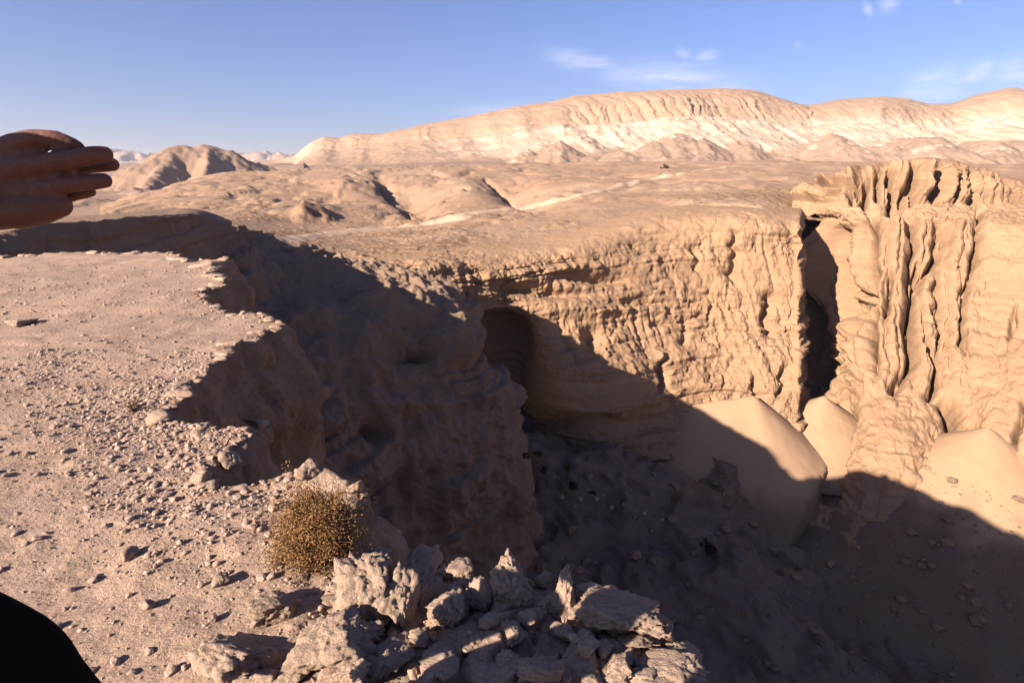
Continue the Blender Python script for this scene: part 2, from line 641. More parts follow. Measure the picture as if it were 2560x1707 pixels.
def ridge():
    nu, nv = 780, 190
    px = np.linspace(560, 2850, nu)
    top = np.interp(px, SKX, SKY)
    k = np.array([1, 2, 3, 2, 1.]) / 9
    top = np.convolve(np.pad(top, 2, mode='edge'), k, mode='valid')
    base = np.interp(px, [560, 900, 1300, 1800, 2300, 2850], [428, 422, 416, 412, 416, 420])
    t1 = np.interp(px, [560, 700, 900, 1300, 1700, 1990, 2020, 2200, 2380, 2560, 2850], [1000, 980, 900, 850, 830, 860, 870, 850, 880, 830, 800])
    t0 = np.interp(px, [560, 700, 900, 1300, 1700, 2200, 2560, 2850], [620, 560, 520, 520, 540, 560, 560, 540])
    # spans: (share of the height, share of the depth); the steep cliff is a band below the cap
    V = np.array([0, .10, .30, .50, .62, .74, .86, .95, 1.0, 1.0])
    Bt = np.array([0, .30, .52, .66, .72, .755, .79, .87, 1.0, 1.25])
    v = np.linspace(0, len(V) - 1, nv)
    a = np.interp(v, np.arange(len(V)), V)
    b = np.interp(v, np.arange(len(V)), Bt)
    down = np.where(b > 1, (b - 1) * 120, 0)
    g = np.zeros((nv, nu, 3))
    for j in range(nu):
        py = base[j] + (top[j] - base[j]) * a
        t = t0[j] + (t1[j] - t0[j]) * b
        xc, up = (px[j] - W / 2) / FPX, -(py - H / 2) / FPX
        c, s = math.cos(PITCH), math.sin(PITCH)
        g[:, j] = np.stack([xc * t, (c + up * s) * t, (-s + up * c) * t], 1) + CAM
        g[:, j, 2] -= down
    A = np.repeat(a, nu)
    PX = np.tile(px, nv)

    def d(p, n):
        along = p[:, [0]] * 0.97 + p[:, [1]] * 0.25
        q = np.concatenate([along, np.zeros_like(along), p[:, [2]] * 0.12], 1)
        cliff = sstep(.52, .60, A) * (1 - sstep(.86, .95, A))
        right = sstep(1250, 1450, PX)
        left = sstep(1000, 1100, PX) * (1 - right)
        av = (along[:, 0] + 6 * fbm(p, 1 / 25, 3, 62)).astype(np.float32)
        patch_ = .1 + 1.2 * sstep(.0, .35, fbm(q, 1 / 70, 3, 63))
        flute = (columns(av, p[:, 2], 1 / 15, 61, 3.0, .02) * 4.5 + columns(av, p[:, 2], 1 / 5, 64, 3, .05) * 1.6) * cliff * (0.35 + 0.65 * right + .5 * left) * patch_
        mid = sstep(.05, .25, A) * (1 - sstep(.52, .62, A))
        q2 = np.concatenate([along, np.zeros_like(along), p[:, [2]] * 0.25], 1) + 8 * fbm(p, 1 / 30, 3, 66)[:, None]
        spur = (ridged(q2, 1 / 60, 2, 67, .6) * 15 + ridged(q2, 1 / 17, 3, 68) * 4) * mid * (0.35 + .65 * right)
        big = fbm(q, 1 / 140, 3, 71) * 22 * sstep(0, .3, A) * (1 - sstep(.86, 1, A))
        cap = sstep(.84, .94, A)
        spur = spur + cap * ridged(p, 1 / 20, 4, 72) * 2.2
        h = flute + spur + big + fbm(p, 1 / 12, 5, 73, .6) * 2.2 * (1 - sstep(.93, 1., A) * .5)
        h += strata(p[:, 2] + fbm(p, 1 / 60, 2, 77) * 3, 1 / 6., 5) * 1.3 * (cliff + .5 * cap + .1)
        nh = n.copy()
        nh[:, 2] *= .3
        o = nh * h[:, None]
        wn = fbm(p, 1 / 28, 4, 79)
        white = sstep(.12, .24, A + wn * .09) * (1 - sstep(.50, .68, A + wn * .10)) * sstep(1020, 1250, PX + wn * 60)
        white = np.maximum(white * .8, sstep(1850, 2050, PX) * sstep(.12, .2, A) * (1 - sstep(.62, .8, A + wn * .08)) * .85)
        white = np.maximum(white, np.exp(-((PX - 760) / 50) ** 2) * sstep(.3, .5, A) * .5)
        white *= 0.55 + .45 * sstep(-.5, .35, wn + .3 * fbm(p, 1 / 9, 3, 81))
        brown = (1 - sstep(.06, .16, A + wn * .05)) * .9
        brown = np.maximum(brown, sstep(.2, .6, fbm(p * [1, 1, 2], 1 / 35, 4, 83)) * .35 * (1 - white))
        return o, {'white': np.clip(white, 0, 1), 'brown': np.clip(brown, 0, 1)}
    sheet('ridge', g, d, M['ridge'])


ridge()


def foothills():
    T = 560
    cones = []
    for (px, py, t, flat, tail) in [(1400, 350, 600, 2, 60), (1318, 372, 600, 2, 45), (1690, 322, 610, 3, 45), (1640, 352, 590, 2, 50), (1760, 345, 600, 3, 70), (1870, 362, 585, 8, 60),
                                    (2055, 310, 620, 8, 25), (2120, 352, 590, 6, 70), (2330, 343, 570, 16, 40), (2230, 366, 575, 10, 50), (2480, 352, 575, 12, 70), (1560, 380, 570, 8, 40), (2620, 350, 560, 10, 60)]:
        a = P(px, py, t)
        b = a + np.array([random.uniform(-8, 8), -tail * 1.3, -tail * .62])
        c = a + np.array([random.uniform(-6, 6), 60, 2.])
        cones.append(([tuple(c), tuple(a), tuple(b)], random.uniform(.5, .66), flat * .5))

    def base(p):
        return 5 + .012 * (p[:, 1] - 450) + fbm(p, 1 / 40, 3, 90) * 2.0

    def at(p, hgt):
        wn = fbm(p, 1 / 16, 4, 95)
        return {'white': sstep(.42, .62, wn) * .8 * sstep(1, 4, hgt) + sstep(.55, .7, fbm(p * [.5, 2, 1], 1 / 12, 3, 97)) * .6}
    hill_field('foothills', (-160, 620), (430, 640), 1.5, cones, base, M['foothill'], 91, (1 / 11, 2.6), at=at)


foothills()

# ------------------------------------------------------------------ the far plateau
PL_ROWS = [
    [(250, 640, 38), (430, 615, 40), (560, 600, 42), (680, 635, 43), (800, 680, 43.5), (920, 705, 44), (1020, 690, 46), (1120, 668, 49), (1260, 655, 53), (1450, 615, 58), (1700, 572, 62), (1900, 560, 62), (2050, 548, 71), (2250, 560, 64), (2500, 575, 60), (2800, 590, 52)],
    [(250, 590, 52), (430, 575, 54), (560, 565, 55), (680, 590, 54), (800, 620, 53), (920, 640, 52), (1020, 632, 53), (1120, 615, 56), (1260, 598, 61), (1450, 556, 68), (1700, 515, 73), (1900, 505, 74), (2050, 520, 77), (2250, 530, 73), (2500, 538, 69), (2800, 545, 62)],
    [(250, 560, 80), (400, 535, 82), (560, 530, 82), (680, 548, 80), (800, 570, 77), (920, 580, 76), (1020, 568, 78), (1120, 550, 82), (1260, 525, 90), (1450, 488, 100), (1700, 462, 106), (1900, 455, 106), (2050, 462, 104), (2250, 470, 101), (2500, 486, 96), (2800, 490, 88)],
    [(250, 530, 120), (390, 500, 124), (540, 490, 126), (680, 495, 124), (800, 508, 122), (920, 512, 122), (1020, 500, 126), (1120, 487, 132), (1260, 468, 140), (1450, 446, 152), (1700, 434, 160), (1900, 428, 160), (2050, 430, 155), (2250, 434, 148), (2500, 450, 140), (2800, 458, 132)],
    [(250, 515, 165), (370, 480, 170), (520, 455, 178), (680, 448, 182), (800, 448, 182), (920, 445, 184), (1020, 440, 188), (1120, 436, 194), (1260, 432, 202), (1450, 425, 214), (1700, 416, 225), (1900, 412, 225), (2050, 414, 218), (2250, 418, 208), (2500, 430, 196), (2800, 440, 185)],
    [(250, 520, 205), (360, 487, 210), (520, 441, 222), (680, 427, 235), (800, 420, 240), (920, 418, 244), (1020, 416, 250), (1120, 415, 256), (1260, 413, 265), (1450, 410, 280), (1700, 405, 290), (1900, 403, 290), (2050, 405, 282), (2250, 408, 270), (2500, 416, 258), (2800, 425, 245)],
    [(250, 545, 260), (360, 510, 270), (520, 465, 300), (680, 440, 330), (800, 424, 340), (920, 419, 350), (1020, 416, 360), (1120, 413, 370), (1260, 411, 380), (1450, 408, 400), (1700, 405, 410), (1900, 404, 410), (2050, 405, 400), (2250, 407, 390), (2500, 412, 380), (2800, 418, 370)],
    [(250, 540, 400), (360, 505, 420), (520, 470, 480), (680, 445, 540), (800, 430, 560), (920, 424, 580), (1020, 419, 600), (1120, 415, 620), (1260, 412, 640), (1450, 409, 660), (1700, 406, 670), (1900, 405, 670), (2050, 406, 660), (2250, 408, 650), (2500, 412, 640), (2800, 416, 620)]]


def plateau():
    g = ctrl_patch(PL_ROWS, np.concatenate([np.linspace(0, 3, 210)[:-1], np.linspace(3, 7, 110)]), 520)

    def d(p, n):
        X, Y, D = to_px(p)
        near = 1 - sstep(90, 170, D)
        h = fbm(p, 1 / 30, 4, 101) * 1.0 * sstep(50, 110, D) + fbm(p, 1 / 7, 4, 105, .5) * .18 + fbm(p, 1 / 1.6, 4, 109, .6) * .07 * near
        h += np.maximum(0, fbm(p, 1 / .9, 3, 107) - .3) * .30 * (1 - sstep(60, 110, D)) * sstep(-.2, .3, fbm(p, 1 / 12, 2, 106))
        h -= np.maximum(0, ridged(p * [1, .6, 1], 1 / 16, 4, 108) - 1.05) * 1.3 * sstep(60, 120, D)

        def bump(px, py, sx, sy, rot=0):
            c, s = math.cos(rot), math.sin(rot)
            dx, dy = X - px, Y - py
            return np.exp(-(((dx * c + dy * s) / sx) ** 2 + ((-dx * s + dy * c) / sy) ** 2))
        # two shallow bowls with their gullies, and the low spurs between them
        h -= 4.2 * bump(1020, 485, 62, 34, .5) + 2.4 * bump(965, 455, 24, 14, .9)
        h -= 2.8 * bump(1290, 478, 70, 24, .3)
        h += 1.6 * bump(1160, 470, 60, 30, .2) + 1.6 * bump(870, 470, 60, 24, .3)
        # V-shaped gully, sharp along its bed
        for (x0, y0, x1, y1, w, dep) in [(945, 448, 985, 492, 13, 2.8), (985, 492, 1060, 545, 13, 2.2), (1215, 445, 1270, 470, 11, 1.6), (1270, 470, 1330, 515, 14, 1.8), (1000, 452, 945, 448, 9, 1.6)]:
            ab = np.array([x1 - x0, y1 - y0], float)
            u = np.clip(((X - x0) * ab[0] + (Y - y0) * ab[1]) / (ab @ ab), 0, 1)
            dd = np.hypot(X - x0 - u * ab[0], (Y - y0 - u * ab[1]) * 1.7)
            h -= dep * np.maximum(0, 1 - dd / w)
        h += 1.5 * bump(800, 535, 50, 12, .05) + 1.0 * bump(760, 540, 22, 9)
        # broken rocky ledges near the canyon head and along the slope
        rk = sstep(.05, .35, fbm(p * [.6, 1, 2], 1 / 9, 4, 113) + 1.2 * bump(1080, 590, 140, 40) + .9 * bump(1020, 640, 120, 40) + .75 * bump(790, 537, 60, 14) + .95 * bump(1900, 495, 220, 32) + .3 * bump(760, 590, 150, 26) - .42)
        rk *= 1 - sstep(130, 240, D)
        led = strata(p[:, 2] + .3 * fbm(p, 1 / 3, 3, 117) + .05 * p[:, 1], 1.3, 3, .25)
        h += rk * (led * .42 + ridged(p * [.5, 1, 1], 1 / 1.8, 3, 119) * .26)
        h -= .5 * sstep(.25, .5, ridged(p * [1, .5, 1], 1 / 24, 3, 121) - .55) * sstep(60, 100, D)
        o = np.zeros_like(p)
        o[:, 2] = h
        pale = sstep(.1, .6, fbm(p, 1 / 40, 3, 127)) * .6
        pale = np.maximum(pale, .8 * bump(1860, 447, 26, 6))
        return o, {'rocky': np.clip(rk * .8, 0, 1), 'pale': np.clip(pale, 0, 1)}
    return sheet('plateau', g, d, M['plateau'])


plateau_ob, plateau_g = plateau()

# ------------------------------------------------------------------ the far canyon wall (head, bulge and lit face)
MAIN_PX = [960, 1070, 1180, 1280, 1380, 1500, 1650, 1780, 1890, 1975, 2002, 2008]
MAIN = [
    ([640, 628, 612, 600, 585, 560, 520, 510, 510, 518, 520, 522], [50, 52, 55, 58, 61, 65, 70, 72, 72, 72, 73, 75]),
    ([668, 655, 652, 650, 630, 596, 562, 548, 548, 556, 560, 560], [46, 47.5, 50, 52, 54, 57, 60.3, 61, 60.5, 60.5, 61, 71]),
    ([705, 700, 702, 700, 690, 680, 665, 655, 655, 660, 665, 665], [45.2, 46.8, 49.3, 51.3, 53.3, 55.6, 58.6, 59.6, 59.2, 59.2, 60, 70]),
    ([765, 762, 765, 768, 772, 778, 780, 770, 770, 775, 775, 775], [45.2, 46.8, 49.3, 51.7, 52.8, 54.4, 57.2, 58.6, 58.2, 58.4, 59.2, 70]),
    ([840, 840, 845, 850, 850, 855, 860, 860, 860, 865, 865, 865], [45.8, 47.5, 50.4, 54.5, 52.2, 53, 55.8, 57.6, 57.2, 57.4, 58.2, 69]),
    ([925, 930, 940, 940, 930, 930, 935, 935, 930, 940, 945, 945], [46.5, 48.5, 52, 57.5, 51.2, 51.3, 54.4, 56.4, 56, 56.2, 57.2, 68]),
    ([1010, 1020, 1030, 1015, 1010, 1020, 1015, 1000, 995, 1010, 1015, 1020], [47.5, 49.5, 54.5, 58, 51.6, 50.6, 53.6, 55.6, 55.2, 55.4, 56.4, 66]),
    ([1070, 1080, 1080, 1060, 1075, 1090, 1070, 1050, 1045, 1060, 1070, 1080], [48.5, 50, 55, 58, 53.6, 52.2, 53.6, 55, 54.6, 54.8, 55.6, 63]),
    ([1160, 1160, 1150, 1120, 1140, 1160, 1150, 1140, 1130, 1150, 1160, 1170], [48, 50, 54, 56, 52.5, 51.5, 52, 53, 53, 53, 54, 60])]


def rock_disp(p, n, strata_m=.55, flute=None, rough=1.0, seed=200, f1=1.0, sand=None):
    warp = fbm(p, 1 / 14, 3, seed) * .35
    z = p[:, 2] + warp
    h = strata(z, .42, 1, .18) * strata_m * .55 + strata(z + .08 * fbm(p, 1 / 1.5, 2, seed + 3), 1.5, 2, .25) * strata_m * .30
    h += strata(z + .04 * fbm(p, 1 / .8, 2, seed + 4), 4.2, 4, .35) * strata_m * .11
    hard = sstep(-.35, .45, fbm(p * [1, 1, 1.6], 1 / 6, 3, seed + 5))
    h *= .25 + .95 * hard
    h += fbm(p, 1 / 6, 4, seed + 7) * .42 * rough
    h += fbm(p * [1, 1, .7], 1 / 1.0, 4, seed + 11, .55) * .13 * rough
    al = p[:, 0] * .8 - p[:, 1] * .35 + .5 * fbm(p, 1 / 2.5, 2, seed + 17)
    zz = z + .12 * fbm(p, 1 / 1.2, 2, seed + 19)
    b1, g1 = blocks(zz, al, .8, .42, 11)
    b2, g2 = blocks(zz + .3, al, 2.1, 1.3, 29)
    k = (.3 + .7 * hard) * rough
    h += (b1 * g1 * .15 - (1 - g1) * .10) * k + (b2 * g2 * .07 - (1 - g2) * .05) * k
    h += fbm(p, 1 / .45, 3, seed + 23, .6) * .075
    # sharp creases: upright joints and parted beds
    j1 = ridged(p * [1, 1, .38], 1 / 2.8, 4, seed + 27, .55) + .35 * fbm(p, 1 / 6, 2, seed + 29)
    j2 = ridged(p * [.22, .22, 1.3], 1 / 1.7, 3, seed + 31, .55) + .35 * fbm(p, 1 / 7, 2, seed + 33)
    h -= np.maximum(0, j1 - 1.15) * .5 * k + np.maximum(0, j2 - 1.12) * .65 * k
    if flute is not None:
        h += flute
    return h


def main_wall():
    rows = [[(x, y, t) for x, y, t in zip(MAIN_PX, py, tt)] for py, tt in MAIN]
    g = ctrl_patch(rows, 310, 620)
    pg = g.reshape(-1, 3)
    X, Y, D = to_px(pg)
    top = sstep(0, .18, np.repeat(np.linspace(0, 1, 310), 620))

    def d(p, n):
        # soft vertical flutes under the rim and columns in the middle band
        along = p[:, [0]] * .9 + p[:, [1]] * .43
        q = np.concatenate([along, np.zeros_like(along), p[:, [2]] * .10], 1)
        q += fbm(p, 1 / 4, 2, 231)[:, None] * .35
        m1 = sstep(1430, 1600, X) * (1 - sstep(980, 1040, Y)) * sstep(545, 575, Y)
        m2 = np.exp(-((X - 1500) / 230) ** 4) * np.exp(-((Y - 830) / 60) ** 4)
        m3 = np.exp(-((X - 1110) / 110) ** 4) * np.exp(-((Y - 715) / 45) ** 4)
        av = (along[:, 0] + .22 * fbm(p * [1, 1, .3], 1 / 3, 2, 232)).astype(np.float32)
        m4 = sstep(1760, 1860, X) * (1 - sstep(960, 1010, Y)) * sstep(545, 570, Y)
        fl = columns(av, p[:, 2], 1 / 2.6, 233, 3.2) * (.0 * m1 + .30 * m4 + .22 * m2 + .4 * m3) + columns(av, p[:, 2], 1 / .9, 239, 3) * (.0 * m1 + .10 * m4 + .14 * m2 + .2 * m3)
        slope_up = sstep(1050, 1250, X) * (1 - sstep(600, 660, Y + .12 * (X - 1500)))
        rough = 1 - .55 * np.exp(-((X - 1480) / 190) ** 4 - ((Y - 1000) / 75) ** 4)
        h = rock_disp(p, n, .85, fl, rough, 241)
        # deep joint shadows on the right third
        for (px, w, y0, y1, dep) in [(1662, 9, 880, 985, 1.0), (1836, 10, 560, 720, .9), (1745, 8, 610, 690, .6), (1925, 14, 720, 850, 1.3), (1890, 9, 930, 1010, .8), (1715, 8, 780, 870, .7), (1960, 10, 900, 1000, .9)]:
            wob = fbm(np.stack([Y * .03, 0 * Y, 0 * Y + px], 1), 1, 2, 251) * 12
            h -= dep * np.exp(-((X + wob - px) / w) ** 2) * sstep(y0, y0 + 25, Y) * (1 - sstep(y1 - 25, y1, Y))
        # hollows under the ledges left of the face
        for (px, py, sx, sy, dep) in [(1262, 862, 48, 62, 4.5), (1510, 700, 60, 13, 1.3), (1390, 735, 90, 12, 1.0), (1300, 720, 70, 14, 1.0), (1488, 845, 22, 28, 1.4), (1440, 690, 60, 14, .9), (1560, 760, 70, 9, .5), (1640, 757, 40, 7, .5), (1440, 1062, 110, 14, 1.8)]:
            h -= dep * np.exp(-((X - px) / sx) ** 2 - ((Y - py) / sy) ** 2)
        # projecting bench above the columns
        h += .8 * np.exp(-((X - 1480) / 230) ** 4) * np.exp(-((Y - 772) / 20) ** 2)
        h *= (.25 + .75 * top) * (1 - .5 * slope_up)
        return n * h[:, None], {'sand': .7 * slope_up}
    return sheet('canyon_wall', g, d, M['wall'])


main_wall()

# ------------------------------------------------------------------ right wall: butte, bench and fluted cliff
RT_PX = [1965, 2030, 2090, 2170, 2260, 2340, 2420, 2500, 2620, 2800]
RT = [
    ([505, 462, 430, 410, 399, 393, 412, 440, 452, 465], [80, 84, 80, 77, 75, 74, 76, 78, 78, 74]),
    ([510, 470, 440, 418, 404, 398, 420, 448, 470, 485], [78, 77, 73, 70, 68.5, 68, 69.5, 71.5, 70, 66]),
    ([516, 484, 465, 456, 450, 450, 458, 478, 500, 520], [77, 73.5, 70.5, 68.2, 67, 66.6, 67.6, 68.5, 66.5, 62]),
    ([528, 512, 507, 506, 505, 504, 504, 510, 528, 548], [74, 72, 69.2, 67, 66, 65.5, 66, 65.5, 63, 58]),
    ([545, 534, 528, 528, 526, 525, 528, 534, 545, 565], [72, 71, 68, 65.6, 64.4, 63.6, 63.4, 62.5, 60, 55]),
    ([562, 560, 550, 550, 550, 550, 556, 562, 570, 590], [72, 72, 69, 64, 62.4, 61.2, 60.4, 59.2, 56.6, 52]),
    ([640, 640, 640, 640, 640, 645, 650, 650, 655, 670], [73, 72.5, 69, 62.5, 60.5, 59.4, 58.6, 57.4, 54.6, 50]),
    ([760, 760, 760, 760, 760, 765, 770, 770, 780, 790], [72, 71.5, 68, 60.5, 58, 57, 56.4, 55, 52, 47.5]),
    ([880, 880, 880, 880, 885, 890, 890, 890, 900, 910], [70, 69, 64, 57, 55.4, 54.6, 53.8, 52, 49, 45.2]),
    ([1000, 1000, 1000, 1000, 1000, 1010, 1010, 1010, 1020, 1030], [65, 64, 58.5, 53.7, 52.4, 52, 51, 48.8, 46.2, 43]),
    ([1110, 1110, 1110, 1110, 1110, 1115, 1120, 1120, 1130, 1140], [56, 56, 53.5, 50.2, 49.2, 49.4, 48.6, 46.6, 44.6, 41.5]),
    ([1230, 1230, 1230, 1230, 1230, 1235, 1240, 1240, 1250, 1260], [51.5, 51, 49.8, 47.6, 46.8, 47.4, 47, 45.2, 43.4, 40.2]),
    ([1380, 1380, 1380, 1380, 1380, 1380, 1390, 1390, 1400, 1410], [48, 47.5, 46.5, 45.2, 44.8, 45, 44.6, 43.2, 41.6, 38.6])]


def right_wall():
    rows = [[(x, y, t) for x, y, t in zip(RT_PX, py, tt)] for py, tt in RT]
    g = ctrl_patch(rows, 370, 540)
    X, Y, D = to_px(g.reshape(-1, 3))
    vtop = np.repeat(np.linspace(0, 1, 370), 540)

    def d(p, n):
        along = p[:, [0]] * .86 - p[:, [1]] * .5
        q = np.concatenate([along, np.zeros_like(along), p[:, [2]] * .055], 1)
        q[:, :1] += fbm(p * [1, 1, .4], 1 / 5, 3, 271)[:, None] * .35 + .12 * (p[:, [2]] + 10)
        butte = np.exp(-((X - 2290) / 245) ** 6) * sstep(400, 425, Y) * (1 - sstep(498, 510, Y))
        cliff = sstep(545, 570, Y) * (1 - .9 * sstep(840, 980, Y)) * (1 - sstep(2370, 2470, X))
        av = (q[:, 0] + .3 * fbm(p, 1 / 1.8, 2, 272)).astype(np.float32)
        fl = columns(av, p[:, 2], 1 / 3.2, 273, 3.0, .11) * 2.7 * cliff + columns(av, p[:, 2], 1 / 1.1, 279, 3.0, .2) * .8 * cliff
        ab = (along[:, 0] + .5 * fbm(p, 1 / 4, 2, 283)).astype(np.float32)
        fl += (columns(ab, p[:, 2], 1 / 3.2, 283, 2.6, .05) * 2.4 + columns(ab, p[:, 2], 1 / 1.1, 285, 3, .1) * .7) * butte
        fl += columns(av, p[:, 2], 1 / 6, 287, 6, .08) * .35 * sstep(2370, 2470, X) * sstep(540, 600, Y)
        rough = 1 - .5 * sstep(2400, 2500, X)
        bench = np.exp(-((Y - 520) / 14) ** 4)
        lf = np.exp(-((X - 2040) / 120) ** 4) * sstep(450, 462, Y) * (1 - sstep(520, 530, Y))
        fl = fl + lf * (strata(p[:, 2] + .2 * fbm(p, 1 / 3, 3, 298), .9, 21, .2) * 1.5 + ridged(p, 1 / 3, 3, 299) * .4)
        h = rock_disp(p, n, .5, fl + fbm(p, 1 / 1.6, 4, 289, .6) * .16, rough, 291) * (1 - .4 * bench)
        gw = fbm(p, 1 / 1.8, 3, 297) * 7
        for (pts, w, dep) in [([(2165, 452), (2160, 505)], 10, 3.2), ([(2226, 436), (2240, 525)], 14, 4.2), ([(2292, 418), (2286, 500)], 8, 2.4), ([(2352, 406), (2340, 490)], 11, 3.4), ([(2398, 420), (2392, 492)], 8, 2.6), ([(2120, 470), (2128, 505)], 8, 2.0), ([(2018, 560), (2032, 640), (2060, 760), (2040, 900), (2010, 1005)], 22, 3.5), ([(2098, 580), (2112, 690), (2150, 745), (2090, 830), (2050, 960)], 14, 2.4),
                              ([(2178, 540), (2172, 700), (2150, 830), (2100, 900)], 12, 2.2), ([(2225, 700), (2215, 790)], 9, 1.8), ([(2300, 650), (2290, 740), (2260, 820)], 11, 2.0),
                              ([(2375, 590), (2345, 640), (2300, 700)], 10, 1.4), ([(2450, 520), (2445, 620), (2415, 730), (2405, 860)], 10, 1.3), ([(2540, 760), (2510, 880)], 5, .7),
                              ([(2262, 830), (2285, 900), (2245, 960)], 15, 2.0), ([(2318, 860), (2345, 920), (2340, 985)], 13, 2.2),
                              ([(2365, 1000), (2385, 1060), (2385, 1110), (2340, 1240)], 15, 2.6), ([(2560, 1000), (2530, 1120)], 8, 1.4), ([(2105, 1040), (2090, 1120), (2070, 1230)], 20, 2.5)]:
            best = np.full(len(p), 1e9)
            for (a, b) in zip(pts[:-1], pts[1:]):
                ab = np.array([b[0] - a[0], b[1] - a[1]], float)
                u = np.clip(((X - a[0]) * ab[0] + (Y - a[1]) * ab[1]) / (ab @ ab), 0, 1)
                best = np.minimum(best, np.hypot(X - a[0] - u * ab[0], Y - a[1] - u * ab[1]))
            h -= dep * 1.55 * np.exp(-np.maximum(0, best + gw) / (w * .62))
        h += 4.2 * np.exp(-((X - 2066) / 17) ** 2) * sstep(560, 640, Y) * (1 - sstep(740, 800, Y))      # pinnacle in the recess
        # rounded nose at the foot
        nose = np.exp(-((X - 2255) / 80) ** 4 - ((Y - 1130) / 130) ** 4)
        h = h * (1 - .25 * nose) + .35 * nose
        h *= sstep(0, .12, vtop) * .8 + .2
        return n * h[:, None], {'sand': bench * .6}
    return sheet('canyon_wall_right', g, d, M['wall'])


right_wall()

# ------------------------------------------------------------------ shaded slope and buttress on the near side
SLOPE = [
    [(300, 575, 34), (440, 570, 35), (560, 575, 38), (700, 600, 43), (830, 640, 44.5), (950, 665, 45), (1050, 690, 45), (1110, 720, 45.5), (1120, 730, 50)],
    [(300, 640, 28), (440, 625, 31), (560, 625, 33), (700, 650, 36.5), (830, 685, 39), (950, 705, 40), (1060, 735, 40.8), (1135, 785, 42), (1140, 790, 48)],
    [(300, 760, 24), (440, 740, 26), (560, 755, 28), (700, 775, 31), (840, 800, 33.5), (960, 815, 35.4), (1080, 830, 37.5), (1185, 865, 40), (1185, 875, 47)],
    [(300, 900, 22), (440, 900, 23.5), (560, 900, 25), (700, 925, 28), (850, 945, 31), (1000, 955, 34), (1150, 960, 36.3), (1275, 985, 39), (1270, 1000, 46)],
    [(300, 1060, 21), (440, 1060, 22), (560, 1060, 23.8), (700, 1080, 26.8), (850, 1100, 30), (1000, 1110, 33), (1150, 1120, 36), (1300, 1130, 39.5), (1300, 1145, 46)],
    [(300, 1260, 20), (440, 1260, 21), (560, 1260, 23), (700, 1260, 26), (850, 1275, 29.5), (1000, 1290, 33.2), (1170, 1300, 37), (1350, 1320, 42), (1360, 1330, 48)],
    [(300, 1600, 19), (440, 1600, 20), (560, 1600, 22), (700, 1580, 25.5), (850, 1560, 29), (1000, 1540, 33), (1200, 1500, 38), (1420, 1460, 44), (1480, 1440, 50)]]


def near_slope():
    g = ctrl_patch(SLOPE, 270, 340)
    X, Y, D = to_px(g.reshape(-1, 3))

    def d(p, n):
        h = fbm(p, 1 / 6, 4, 301) * 1.1 + fbm(p, 1 / 1.3, 4, 305, .6) * .34
        z = p[:, 2] + .35 * fbm(p, 1 / 4, 3, 307) - .12 * p[:, 0]
        rk = sstep(-.1, .4, fbm(p, 1 / 7, 3, 309) + .5 * np.exp(-((X - 1180) / 110) ** 2) - .1)
        h += strata(z, .5, 7, .15) * .75 * rk + strata(z, 1.7, 9, .2) * .3 * rk
        h += ridged(p, 1 / 2.2, 3, 311) * .16 * rk
        for (px, py, sx, sy, dep) in [(900, 740, 40, 14, 1.6), (1050, 880, 40, 16, 1.2), (940, 1085, 30, 26, 1.3), (960, 760, 50, 40, -1.2), (760, 780, 50, 25, -.8), (1000, 1010, 70, 22, -.9), (1240, 1040, 30, 30, -.5)]:
            h -= dep * np.exp(-((X - px) / sx) ** 2 - ((Y - py) / sy) ** 2)
        return n * h[:, None], {}
    return sheet('canyon_slope', g, d, M['slope'])


near_slope()

# ------------------------------------------------------------------ side wall behind the near ledge, with its lit top
CREST = [(-900, 690, 11.5), (-500, 665, 12.5), (-150, 620, 14), (25, 577, 15.5), (95, 560, 17), (300, 548, 21.5), (475, 536, 29), (535, 550, 32.5), (580, 568, 34.5)]
SIDE = [[(x, y - 8 + (18 if x < 400 else 6), t + 16) for x, y, t in CREST],
        [(x, y - 13, t + 8) for x, y, t in CREST],
        [(x, y - 7, t + 3) for x, y, t in CREST],
        [(x, y - 2, t + .7) for x, y, t in CREST],
        [(x, y, t) for x, y, t in CREST],
        [(x + 1, y + 8, t - .08) for x, y, t in CREST],
        [(x + 5, y + 40, t - .3) for x, y, t in CREST],
        [(x + 10, y + 90, t - .6) for x, y, t in CREST],
        [(x + 30, y + 240, t - 1.6) for x, y, t in CREST],
        [(x + 80, y + 560, t - 3.5) for x, y, t in CREST]]


def side_wall():
    g = ctrl_patch(SIDE, np.concatenate([np.linspace(0, 4, 60)[:-1], np.linspace(4, 9, 120)]), 320)
    v = np.repeat(np.concatenate([np.linspace(0, 4, 60)[:-1], np.linspace(4, 9, 120)]), 320)

    def d(p, n):
        z = p[:, 2] + .2 * fbm(p, 1 / 3, 3, 321)
        face = sstep(4, 4.8, v)
        h = face * (strata(z, 1.6, 11, .3) * .10 + ridged(p * [1, 1, .4], 1 / 1.5, 4, 323) * .16 + fbm(p, 1 / 3, 3, 325) * .22)
        o = n * h[:, None]
        o[:, 2] += fbm(p, 1 / 1.2, 4, 327) * .05 + fbm(p, 1 / 6, 3, 329) * .08 * (1 - face)
        return o, {}
    return sheet('side_wall', g, d, M['slope'])


side_wall()


def left_plateau():
    xs, ys = np.linspace(-110, -18, 90), np.linspace(-34, 36, 120)
    X, Y = np.meshgrid(xs, ys)
    g = np.stack([X, Y, -.15 - .055 * np.maximum(0, Y - 17)], -1)

    def d(p, n):
        o = np.zeros_like(p)
        o[:, 2] = fbm(p, 1 / 5, 4, 333) * .15
        return o, {}
    sheet('left_plateau', g, d, M['slope'], sgn_toward=(0, 0, 1e5), keep=lambda q: (q[:, 1] > 11.2) | (q[:, 0] < -25.5))


left_plateau()

